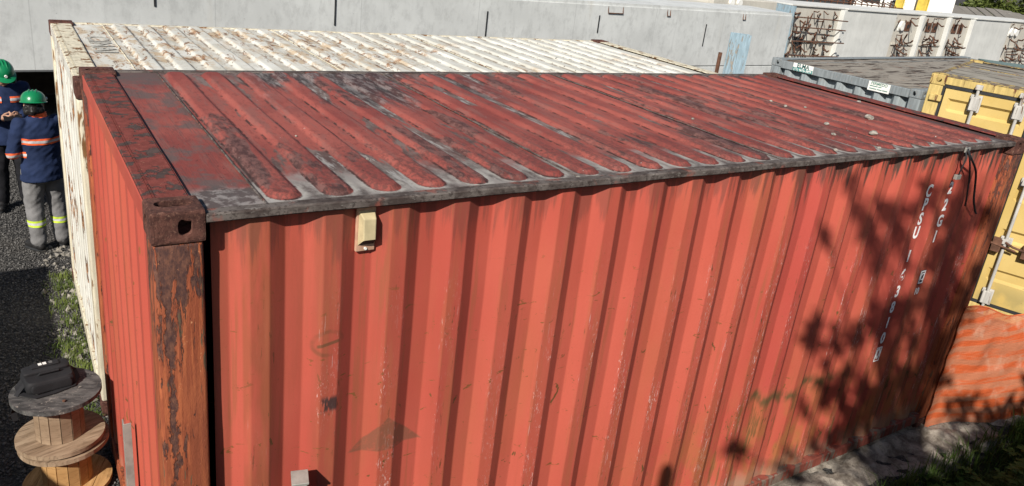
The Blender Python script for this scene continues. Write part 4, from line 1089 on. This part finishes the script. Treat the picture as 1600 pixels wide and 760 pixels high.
def weed(loc, n, size, seed, label):
    r = random.Random(seed); t = thing('leafy_weed', label, 'weed', loc, r.uniform(0, 6), 'leafy weeds on the bank')
    stem = MB(); lf = MB()
    for i in range(n):
        a = r.uniform(0, 6.28); d = r.uniform(0.02, 0.17) * size * 5; h = r.uniform(0.05, 0.2) * size * 5
        p = Vector((math.cos(a) * d, math.sin(a) * d, h)); stem.tube([(0, 0, -0.02), p * 0.5 + Vector((0, 0, 0.03)), p], 0.0025, 4)
        for k in range(3):
            b = a + k * 2.1; L = size * r.uniform(0.16, 0.28) * 1.2; u = Vector((math.cos(b), math.sin(b), r.uniform(-.2, .35))); s = Vector((-math.sin(b), math.cos(b), 0)) * L * 0.42
            lf.add([p, p + u * L * .45 + s, p + u * L + Vector((0, 0, -.01)), p + u * L * .45 - s], [(0, 1, 2, 3)])
    stem.build('stem', M['weed'], t); lf.build('leaves', M['weed'], t)
for i, (x, y, s, lb) in enumerate(((5.42, -0.47, 0.22, 'bright leafy weed nearest the rough footing'), (5.72, -0.62, 0.24, 'leafy weed at the lower right edge of the footing'), (5.15, -0.50, 0.20, 'small bright weed at the bottom edge of the picture'), (6.55, -0.62, 0.24, 'leafy weed below the orange net'), (6.2, -0.75, 0.2, 'leafy weed in the shaded grass'))):
    weed((x, y, ground_z(x, y) + 0.02), 26, s, i + 11, lb)

# ------------------------------------------------------------------ trees
def leaf_cloud(clumps, per, size, seed):
    r = random.Random(seed); m = MB()
    for (c, rad) in clumps:
        for _ in range(per):
            d = Vector((r.gauss(0, 1), r.gauss(0, 1), r.gauss(0, 1))); d = d.normalized() * rad * (r.random() ** 0.5)
            p = Vector(c) + d; s = size * r.uniform(0.6, 1.4)
            u = Vector((r.gauss(0, 1), r.gauss(0, 1), r.gauss(0, .6))).normalized(); w = u.orthogonal().normalized()
            w = (Matrix.Rotation(r.uniform(0, 6.28), 3, u) @ w)
            m.add([p - u * s, p + w * s * 0.45, p + u * s, p - w * s * 0.45], [(0, 1, 2, 3)])
    return m
def tree(label, base, trunk_top, r0, clumps, per, leaf, seed, mat, group=None, name='tree', limb=0.42):
    t = thing(name, label, 'tree', base, 0, group); B = Vector(base); T = Vector(trunk_top)
    tm = MB(); mid = T * 0.5 + Vector((0.1, 0.05, 0)); tm.tube(curve([(0, 0, -0.1), mid, T], 6), [r0 * (1 - 0.045 * i) for i in range(13)], 9)
    for c, rad in clumps:
        e = Vector(c); s = T * 0.75 if e.z > T.z * 0.8 else T * 0.55
        tm.tube(curve([s, s.lerp(e, 0.5) + Vector((0, 0, 0.12 * (e - s).length)), e], 4), [r0 * limb * (1 - 0.085 * i) for i in range(9)], 6)
    tm.build('trunk', M['bark'], t, 0, True)
    leaf_cloud(clumps, per, leaf, seed).build('crown', mat, t)
    return t
def sunward(p, d): return Vector(p) + to_sun * d
# two small trees on the bank, right of the camera, whose leaves shade the right end of the red wall
tb_ = Vector((-1.6, -6.3, 2.0)); r = random.Random(22); cl = []
while len(cl) < 105:
    x, z = r.uniform(3.4, 6.1), r.uniform(0.15, 2.35)
    f = smooth(3.2, 5.3, x) * (1 - 0.10 * z / 2.3)
    if z > 2.0 and x > 5.5: f *= 0.3
    if noise.noise((x * 1.9, z * 1.9, 4.0)) < -0.12: f *= 0.15
    if r.random() > f: continue
    cl.append((sunward((x, 0.03, z), r.uniform(8.3, 10.4)) - tb_, r.uniform(0.05, 0.15)))
tree('small tree on the bank whose leaves shade the wall', tb_, (0.3, 0.6, 4.8), 0.13, cl, 13, 0.075, 5, M['leaf'], limb=0.17)
tb2 = Vector((1.3, -5.9, 2.0)); cl = []
for (x, y, z, rad, d) in ((6.4, -.3, 0.0, .42, 5.6), (5.8, -.5, -.2, .36, 5.4), (6.9, -.5, .1, .42, 5.6), (6.3, -.9, .1, .45, 5.4), (5.4, -.8, 0, .4, 5.2), (7.3, -.9, .1, .45, 5.5)):
    cl.append((sunward((x, y, z), d * 1.5) - tb2, rad))
tree('leafy tree on the bank shading the grass at lower right', tb2, (0.0, 0.35, 3.6), 0.11, cl, 150, 0.085, 6, M['leaf'])
shadow_caster = thing('shadow_post', 'unseen post added behind the camera to cast the shadow of its holder', 'post', (-0.89, -3.01, 1.85))
MB().tube([(0, 0, 0), (0, 0, 2.28), (0, 0, 2.33)], (0.05, 0.045, 0.03), 10).build('post', M['bark'], shadow_caster, 0, True)  # added out of view to cast the shadow of whoever holds the camera
# trees far behind the concrete segments
r = random.Random(33)
for i in range(13):
    x = 62 + i * 2.6 + r.uniform(-.8, .8); y = 40 - i * 1.25 + r.uniform(-2, 2); h = r.uniform(4.5, 7.5)
    cl = [(Vector((r.uniform(-1.9, 1.9), r.uniform(-1.9, 1.9), r.uniform(0.6, h))), r.uniform(.8, 1.4)) for _ in range(11)]
    tree('green tree beyond the old shed, ' + ('left of the yellow crane legs', 'behind the yellow crane legs', 'just right of the yellow crane legs', 'behind the left end of the shed roof', 'over the left part of the shed roof', 'behind the middle of the shed roof', 'over the middle of the shed roof', 'right of the middle of the shed roof', 'behind the dark gap of the shed roof', 'over the right part of the shed roof', 'behind the right end of the shed', 'at the right edge', 'farthest right')[i], (x, y, 0), (r.uniform(-.3, .3), 0, h * .6), .16, cl, 230, 0.20, 50 + i, M['leaf_far'], 'trees beyond the yard')

# ------------------------------------------------------------------ far things
shed = thing('old_shed', 'old grey open shed with a sagging roof under the trees', 'shed', (57.3, 30.6, -0.42), R(-34))
for i in range(24):
    x = -1.3 + i * 0.72
    m = MB(); sg = 0.10 * math.sin(i * .7) - 0.02 * i
    m.add([(x, -0.3, 1.86 + sg), (x + .66, -0.3, 1.85 + sg), (x + .66, 3.2, 2.75 + sg), (x, 3.2, 2.76 + sg), (x, -0.3, 1.92 + sg), (x + .66, -0.3, 1.91 + sg), (x + .66, 3.2, 2.81 + sg), (x, 3.2, 2.82 + sg)],
          [(0, 3, 2, 1), (4, 5, 6, 7), (0, 1, 5, 4), (1, 2, 6, 5), (2, 3, 7, 6), (3, 0, 4, 7)])
    m.build('roof_sheet', M['shed_roof'] if 'shed_roof' in M else M.setdefault('shed_roof', concrete('grey_sheet_roof', (0.20, 0.185, 0.165), 0.5)), shed)
for i in range(7): MB().box((-1.1 + i * 2.6, 0, 0), (-.95 + i * 2.6, .15, 1.84 - 0.1 * i if i > 3 else 1.70)).build('post', M['bark'], shed)
MB().box((-1.2, 3.0, 0), (16, 3.1, 2.0)).build('rear_wall', M['underfloor'], shed)
ym = plain('crane_yellow', (0.55, 0.40, 0.06), 0.6, 0.2, 3)
for i, (x, y, w, lb) in enumerate(((50.3, 28.6, .55, 'left yellow steel leg of a yard crane'), (51.6, 27.75, .70, 'wider yellow steel leg of a yard crane'), (57.0, 23.0, .5, 'yellow crane leg at the right edge of the picture'))):
    t = thing('crane_leg', lb, 'crane leg', (x, y, 0), R(-58)); MB().box((-w / 2, -.2, 0), (-w / 2 + .06, .2, 6)).build('flange', ym, t); MB().box((w / 2 - .06, -.2, 0), (w / 2, .2, 6)).build('flange', ym, t)
    MB().box((-w / 2 + .06, -.03, 0), (w / 2 - .06, .03, 6)).build('web', ym, t); MB().box((-w / 2 - .15, -.35, 0), (w / 2 + .15, .35, .06)).build('base_plate', M['rebar'], t)
tk = thing('box_truck', 'white box truck parked far behind the concrete segments', 'truck', (51.45, 31.5, 0), R(-60))
MB().box((0.9, -1.1, 0.85), (5.2, 1.1, 3.3)).build('cargo_box', M['anchor'], tk, 0.03)
cab = MB().add([(-1.15, -1.0, .5), (.8, -1.0, .5), (.8, 1.0, .5), (-1.15, 1.0, .5), (-1.0, -.95, 1.75), (.8, -1.0, 1.75), (.8, 1.0, 1.75), (-1.0, .95, 1.75), (-.45, -.9, 2.6), (.8, -.95, 2.6), (.8, .95, 2.6), (-.45, .9, 2.6)],
    [(0, 3, 2, 1), (0, 1, 5, 4), (1, 2, 6, 5), (2, 3, 7, 6), (3, 0, 4, 7), (4, 5, 9, 8), (5, 6, 10, 9), (6, 7, 11, 10), (7, 4, 8, 11), (8, 9, 10, 11)]).build('cab', M['anchor'], tk, 0.02)
gl = plain('dark_glass', (0.015, 0.018, 0.02), 0.1, 0.1, 3, spec=0.6)
MB().add([(-.55, -.995, 1.8), (.65, -1.02, 1.8), (.65, -.985, 2.45), (-.35, -.955, 2.45)], [(0, 1, 2, 3)]).build('side_window', gl, cab)
MB().add([(-1.02, -.85, 1.82), (-1.02, .85, 1.82), (-.55, .82, 2.5), (-.55, -.82, 2.5)], [(0, 1, 2, 3)]).build('windscreen', gl, cab)
for x in (-.3, 3.9):
    for y in (-1.0, 1.0):
        w = MB(); w.tube([(x, y - .13, .45), (x, y + .13, .45)], .45, 20); wo_ = w.build('wheel', M['gasket'], tk, 0, True); h_ = MB(); h_.tube([(x, y - .14, .45), (x, y + .14, .45)], .22, 14); h_.build('rim', M['galv'], wo_)
o = link('lettering', text_mesh('n', 1.0, 'lettering', 0.02), M['black_mark'], tk); o.rotation_euler = (R(90), 0, 0); o.location = (1.5, -1.106, 1.95)
o = link('lettering', text_mesh('S', 0.35, 'lettering', 0.0), M['faded_mark'], tk); o.rotation_euler = (R(90), 0, 0); o.location = (2.2, -1.106, 2.0)
rb = thing('rebar_cage', 'rusty rebar cages stacked far behind the girders', 'rebar', (33.2, 23.2, -0.15), R(-4))
for i in range(16):
    for z in (0.3, 1.1, 1.9, 2.35): 
        m = MB(); m.tube([(i * .45, -.3, z), (i * .45 + .4, .5, z + .1)], .03, 5); m.build('rebar', M['rebar'], rb)
    m = MB(); m.tube([(i * .45, -.3, 0), (i * .45 + r.uniform(-.1, .1), -.3, 2.5 + r.uniform(-.2, .15))], .03, 5); m.build('rebar', M['rebar'], rb)
for z in (0.4, 1.2, 2.0, 2.3):
    m = MB(); m.tube([(-.3, -.32, z), (7.5, -.30, z - .05)], .03, 5); m.build('rebar', M['rebar'], rb)

# ------------------------------------------------------------------ people
M['skin'] = plain('skin', (0.36, 0.20, 0.135), 0.55, 0.08, 12)
M['hair'] = plain('dark_hair', (0.012, 0.010, 0.009), 0.45, 0.4, 60)
M['navy'] = fabric('navy_workwear', (0.016, 0.028, 0.075))
M['grey_cloth'] = fabric('grey_trousers', (0.20, 0.195, 0.195))
M['black_cloth'] = fabric('black_trousers', (0.014, 0.014, 0.017))
M['boot'] = plain('black_boot_leather', (0.018, 0.017, 0.017), 0.5, 0.3, 30)
M['helmet'] = plain('green_helmet_plastic', (0.006, 0.165, 0.062), 0.28, 0.05, 3, spec=0.5)
M['orange'] = plain('orange_hi_vis', (0.85, 0.13, 0.035), 0.7, 0.08, 30)
M['silver'] = plain('reflective_tape', (0.52, 0.50, 0.50), 0.4, 0.1, 60)
M['lime'] = plain('lime_tape', (0.50, 0.66, 0.05), 0.6, 0.08, 30)
M['phone'] = plain('black_phone', (0.012, 0.012, 0.014), 0.2, 0.1, 3)
def fuse(mb, voxel, folds=0.0, sc=12.0, smooth_it=4, seed=0.0):
    def mods(o):
        m = o.modifiers.new('r', 'REMESH'); m.mode = 'VOXEL'; m.voxel_size = voxel
        s = o.modifiers.new('s', 'SMOOTH'); s.factor = 0.5; s.iterations = smooth_it
    me0 = mb.mesh('tmp'); fix_normals(me0)
    me = evaluated(me0, mods)
    if folds:
        nn = [v.normal.copy() for v in me.vertices]
        for v, n in zip(me.vertices, nn):
            p = v.co
            d = noise.noise((p.x * sc + seed, p.y * sc, p.z * sc * 1.7)) + 0.6 * noise.noise((p.x * sc * 2 + seed, p.y * sc * 2, p.z * sc * 3.2 + p.x * 20))
            v.co = p + n * folds * d
    for p in me.polygons: p.use_smooth = True
    return me
def band_from(me, co, no, w, off, name):
    # a strip of cloth tape cut from the garment between two parallel planes
    bm = bmesh.new(); bm.from_mesh(me); co = Vector(co); no = Vector(no).normalized()
    bmesh.ops.bisect_plane(bm, geom=list(bm.verts) + list(bm.edges) + list(bm.faces), plane_co=co + no * w / 2, plane_no=no, clear_outer=True)
    bmesh.ops.bisect_plane(bm, geom=list(bm.verts) + list(bm.edges) + list(bm.faces), plane_co=co - no * w / 2, plane_no=no, clear_inner=True)
    bm.normal_update()
    for v in bm.verts: v.co += v.normal * off
    r_ = bpy.data.meshes.new(name); bm.to_mesh(r_); bm.free(); return r_
def keep(me, fn):
    bm = bmesh.new(); bm.from_mesh(me)
    bmesh.ops.delete(bm, geom=[v for v in bm.verts if not fn(v.co)], context='VERTS'); bm.to_mesh(me); bm.free(); return me
def hand(mb, wrist, d, up, side, grip=0.9):
    # d: pointing direction of the hand, up: back of the hand, side: thumb side
    w, d, up = Vector(wrist), Vector(d).normalized(), Vector(up).normalized(); s = Vector(side).normalized()
    mb.capsule(w, w + d * 0.03, 0.024, 0.026, 10)
    for k in range(4):
        base = w + d * 0.035 + s * (0.027 - 0.018 * k); mb.capsule(base - d * 0.02, base + d * 0.045, 0.013, 0.011, 8)
        L = (0.042, 0.047, 0.043, 0.034)[k]; p0 = base + d * 0.045
        a = grip; p1 = p0 + (d * math.cos(a * .6) - up * math.sin(a * .6)) * L; p2 = p1 + (d * math.cos(a * 1.5) - up * math.sin(a * 1.5)) * L * .8
        mb.capsule(p0, p1, 0.0095, 0.0085, 8); mb.capsule(p1, p2, 0.0085, 0.0075, 8)
    t0 = w + d * 0.015 + s * 0.026; t1 = t0 + (s * .75 + d * .65 - up * .15).normalized() * 0.038; t2 = t1 + (d * .9 - up * .35 + s * .1).normalized() * 0.032
    mb.capsule(t0, t1, 0.0125, 0.0105, 8); mb.capsule(t1, t2, 0.0105, 0.0085, 8)

def person(label, loc, rz, J, trousers, bands, jacket_bands, hair_long, seed, head_yaw=0.0, head_tilt=0.0, s=1.0):
    t = thing('person', label, 'person', loc, rz); t.scale = (s, s, s)
    hc = Vector(J['head']); HM = Matrix.Translation(hc) @ Matrix.Rotation(head_yaw, 4, 'Z') @ Matrix.Rotation(head_tilt, 4, 'X')
    # --- body (faces -y): one fused surface
    b = MB()
    head = [(0, 0.0, -0.115, .030, .030), (0, -0.030, -0.105, .044, .045), (0, -0.022, -0.075, .058, .068), (0, -0.012, -0.04, .068, .083), (0, -0.004, 0.0, .074, .093), (0, 0.004, 0.045, .076, .096), (0, 0.008, 0.085, .066, .084), (0, 0.008, 0.112, .040, .050), (0, 0.008, 0.120, .012, .015)]
    hb = MB().ell(head, 24)
    hb.capsule((0, -0.090, 0.012), (0, -0.108, -0.026), .010, .015, 8)          # nose
    hb.capsule((-0.022, -0.083, -0.062), (0.022, -0.083, -0.062), .008, .008, 8)  # mouth
    hb.capsule((-0.040, -0.078, 0.022), (0.040, -0.078, 0.022), .012, .012, 8)  # brow
    hb.capsule((0, -0.070, -0.098), (0, -0.074, -0.092), .016, .016, 8)
    for sx in (-1, 1):
        hb.capsule((sx * .076, 0.010, 0.018), (sx * .080, 0.014, -0.022), .012, .009, 8)
        hb.capsule((sx * .034, -0.070, -0.020), (sx * .040, -0.062, -0.030), .020, .018, 8)
    b.add([HM @ Vector(p) for p in hb.v], hb.f)
    b.capsule(HM @ Vector((0, 0.02, -0.05)), (0, 0.02, 1.36), .052, .056)
    b.ell([(0, 0, .82, .13, .10), (0, 0, .95, .14, .10), (0, 0, 1.08, .135, .095), (0, 0, 1.22, .155, .105), (0, 0.005, 1.34, .15, .085), (0, .01, 1.40, .07, .06)], 20)
    for q in ('L', 'R'):
        sh, el, wr = J['sh' + q], J['el' + q], J['wr' + q]
        b.capsule(sh, el, .050, .040); b.capsule(el, wr, .040, .027)
        hand(b, wr, J['hd' + q], J['hu' + q], J['hs' + q], J.get('grip', 0.9))
        hp, kn, ak = J['hp' + q], J['kn' + q], J['ak' + q]
        b.capsule(hp, kn, .080, .055); b.capsule(kn, ak, .052, .036)
        b.capsule(ak, Vector(ak) + Vector((0, -.04, -.05)), .034, .022)
    bo = link('body', fuse(b, 0.0065, smooth_it=2), M['skin'], t)
    for sx in (-1, 1):
        e = MB(); e.capsule(HM @ Vector((sx * .031, -.0795, .002)), HM @ Vector((sx * .031, -.0800, .0025)), .010, .010, 8); e.build('eye', M['hair'], bo, 0, True)
    # --- jacket
    j = MB()
    j.ell([(0, 0, .755, .205, .162), (0, 0, .84, .203, .158), (0, 0, .98, .178, .135), (0, 0, 1.12, .188, .138), (0, 0.006, 1.25, .198, .135), (0, .01, 1.335, .185, .110), (0, .015, 1.385, .120, .085), (0, .018, 1.415, .080, .072)], 24)
    for q in ('L', 'R'):
        sh, el, wr = (Vector(J[k + q]) for k in ('sh', 'el', 'wr'))
        j.capsule(sh, el, .078, .066); j.capsule(el, el.lerp(wr, .93), .066, .046)
    jm = fuse(j, 0.011, 0.009, 9.0, 5, seed); jo = link('jacket', jm, M['navy'], t)
    col = MB(); col.ell([(0, .016, 1.385, .086, .080), (0, .014, 1.415, .078, .076), (0, .012, 1.445, .076, .074), (0, .010, 1.448, .066, .064), (0, .014, 1.41, .064, .062)], 24); col.build('collar', M['orange'], jo, 0, True)
    for co, no, flt in jacket_bands:
        for w, mat, off in ((0.062, 'orange', 0.004), (0.026, 'silver', 0.006)):
            bm_ = band_from(jm, co, no, w, off, 'tape')
            if flt: keep(bm_, flt)
            link('tape', bm_, M[mat], jo)
    # --- trousers
    p = MB(); p.ell([(0, 0, .74, .150, .120), (0, 0, .82, .168, .130), (0, 0, .96, .160, .120)], 20)
    for q in ('L', 'R'):
        hp, kn, ak = (Vector(J[k + q]) for k in ('hp', 'kn', 'ak'))
        p.capsule(hp, kn, .108, .088); p.capsule(kn, ak + Vector((0, .0, .0)), .086, .074)
    pm = fuse(p, 0.011, 0.008, 8.0, 5, seed + 5); po = link('trousers', pm, trousers, t)
    for z in bands:
        for w, mat, off in ((0.068, 'lime', 0.004), (0.026, 'silver', 0.006)):
            link('tape', band_from(pm, (0, 0, z), (0, 0, 1), w, off, 'tape'), M[mat], po)
    # --- boots
    for q in ('L', 'R'):
        ak = Vector(J['ak' + q]); f = Vector((J.get('toe' + q, 0.0), -1, 0)).normalized()
        bt = MB(); bt.capsule(ak + Vector((0, .005, .03)), ak + Vector((0, .01, -.03)), .052, .050); g = ak.copy(); g.z = .045
        bt.capsule(g + Vector((0, .03, 0)), g + f * .15 - Vector((0, 0, .008)), .046, .040); bt.capsule(g - f * .02, g + f * .08 + Vector((0, 0, .012)), .046, .042)
        me = fuse(bt, 0.008, 0, 1, 3); 
        for v in me.vertices: v.co.z = max(v.co.z, 0.004)
        bo_ = link('boot', me, M['boot'], t)
        so = MB(); so.loft([[tuple(g + f * (.065 + .13 * math.cos(a)) + Vector((f.y, -f.x, 0)) * .050 * math.sin(a) + Vector((0, 0, z))) for a in [2 * math.pi * k / 20 for k in range(20)]] for z in (-.045, -.024)]); so.build('sole', M['gasket'], bo_)
    # --- helmet
    hm_ = MB(); rows = []
    for k in range(9):
        a = math.pi / 2 * k / 8; rows.append((0, .006, .035 + .108 * math.sin(a), max(.112 * math.cos(a) ** .75, .002), max(.135 * math.cos(a) ** .75, .002)))
    hm_.ell(rows, 32)
    he = link('helmet', MB().add([HM @ Vector(p_) for p_ in hm_.v], hm_.f).mesh('helmet'), M['helmet'], t, 0, True)
    br = MB(); ring1 = []; ring2 = []; ring3 = []
    for k in range(40):
        a = 2 * math.pi * k / 40; front = max(0, -math.sin(a)); e = .012 + .050 * front ** 1.5
        ring1.append((.110 * math.cos(a), .006 + .133 * math.sin(a), .040)); ring2.append(((.112 + e * .6) * math.cos(a), .006 + (.135 + e) * math.sin(a), .030 - .012 * front)); ring3.append(((.108) * math.cos(a), .006 + .131 * math.sin(a), .028))
    br.loft([ring1, ring2, ring3], False); br.v = [tuple(HM @ Vector(v)) for v in br.v]; br.build('brim', M['helmet'], he, 0, True)
    rd = MB()
    for dx in (-.03, 0, .03): rd.tube([HM @ Vector((dx, .006 + .128 * math.cos(a) * .93, .035 + .112 * math.sin(a))) for a in [0.35 + (math.pi - .7) * k / 10 for k in range(11)]], .007, 6)
    rd.build('ridge', M['helmet'], he, 0, True)
    for dx, dy, dz in ((-.112, -.02, .062), (.0, -.134, .060)):
        c = HM @ Vector((dx, dy, dz)); n = (c - HM @ Vector((0, 0, .03))).normalized(); m = MB(); m.tube([c - n * .01, c + n * .006], .014, 12); m.build('badge', M['anchor'], he)
    # --- hair
    h = MB(); h.ell([(0, .030, -.07, .050, .055), (0, .026, -.02, .074, .078), (0, .020, .03, .080, .084), (0, .016, .07, .074, .082)], 20)
    if hair_long:
        h.capsule((0, .115, -.035), (0, .125, -.055), .046, .042); h.capsule((-.04, .09, -.05), (.05, .10, -.06), .035, .035); h.capsule((.05, .06, -.04), (-.05, .06, -.04), .045, .045)
    h.v = [tuple(HM @ Vector(v)) for v in h.v]
    link('hair', fuse(h, 0.007, 0.006, 30, 2, seed), M['hair'], t)
    return t, HM

# person whose back is turned, beside the white container
JB = dict(head=(0.0, -0.045, 1.505), shL=(.165, 0, 1.33), shR=(-.165, 0, 1.33), elL=(.245, -.02, 1.06), elR=(-.245, -.05, 1.06), wrL=(.13, -.27, 1.08), wrR=(-.11, -.29, 1.10),
          hdL=(-.35, -.9, .1), hdR=(.3, -.9, .15), huL=(.5, -.1, .8), huR=(-.5, -.1, .8), hsL=(-.7, .1, .6), hsR=(.7, .1, .6),
          hpL=(.09, 0, .86), hpR=(-.09, 0, .86), knL=(.105, -.025, .48), knR=(-.11, -.02, .48), akL=(.11, .02, .10), akR=(-.115, .03, .10), toeL=.3, toeR=-.3)
person('worker seen from behind in navy jacket, grey trousers with lime bands and green helmet', (-0.135, 6.03, 0.0), R(202), JB, M['grey_cloth'], (0.30,),
       [((0, 0, 1.19), (0, .12, 1), lambda c: abs(c.x) < .195 and True), ((-.245, -.03, 1.03), (-.02, -.12, 1), lambda c: c.x < -.16 and c.y > -.16), ((.245, -.02, 1.03), (.02, -.12, 1), lambda c: c.x > .16 and c.y > -.16)], True, 1.0, R(-28), R(8), 0.985)
JA = dict(head=(0.0, -0.055, 1.515), shL=(.175, 0, 1.35), shR=(-.175, 0, 1.35), elL=(.25, -.01, 1.07), elR=(-.25, -.01, 1.07), wrL=(.10, -.25, 1.10), wrR=(-.08, -.25, 1.09),
          hdL=(-.75, -.6, .1), hdR=(.75, -.6, .1), huL=(.1, -.8, -.5), huR=(-.1, -.8, -.5), hsL=(-.1, -.4, .9), hsR=(.1, -.4, .9),
          hpL=(.095, 0, .86), hpR=(-.095, 0, .86), knL=(.11, -.02, .48), knR=(-.11, -.02, .48), akL=(.12, .02, .10), akR=(-.12, .02, .10), toeL=.3, toeR=-.3)
pa, HMa = person('worker at the left edge in navy jacket, black trousers and green helmet, holding a phone', (-0.395, 7.30, 0.0), R(8), JA, M['black_cloth'], (),
       [((0, 0, 1.245), (0, .05, 1), lambda c: abs(c.x) < .20 and abs(c.x) > .035)], False, 8.0, R(6), R(24), 1.015)
ph = MB().obox((0.155, 0.075, 0.009), Matrix.Translation((0, 0, 0)) @ Matrix.Rotation(R(28), 4, 'X')).build('phone', M['phone'], None, 0.003)
ph.location = pa.matrix_world @ Vector((0, 0, 0)) + Vector((0, 0, 0)); 
mw = Matrix.Translation((-0.395, 7.30, 0)) @ Matrix.Rotation(R(8), 4, 'Z') @ Matrix.Scale(1.015, 4)
ph.location = mw @ Vector((0.01, -0.330, 1.105)); ph.rotation_euler = (0, 0, R(8))
tag(ph, 'black phone held in the hands of the worker at the left edge', 'phone')
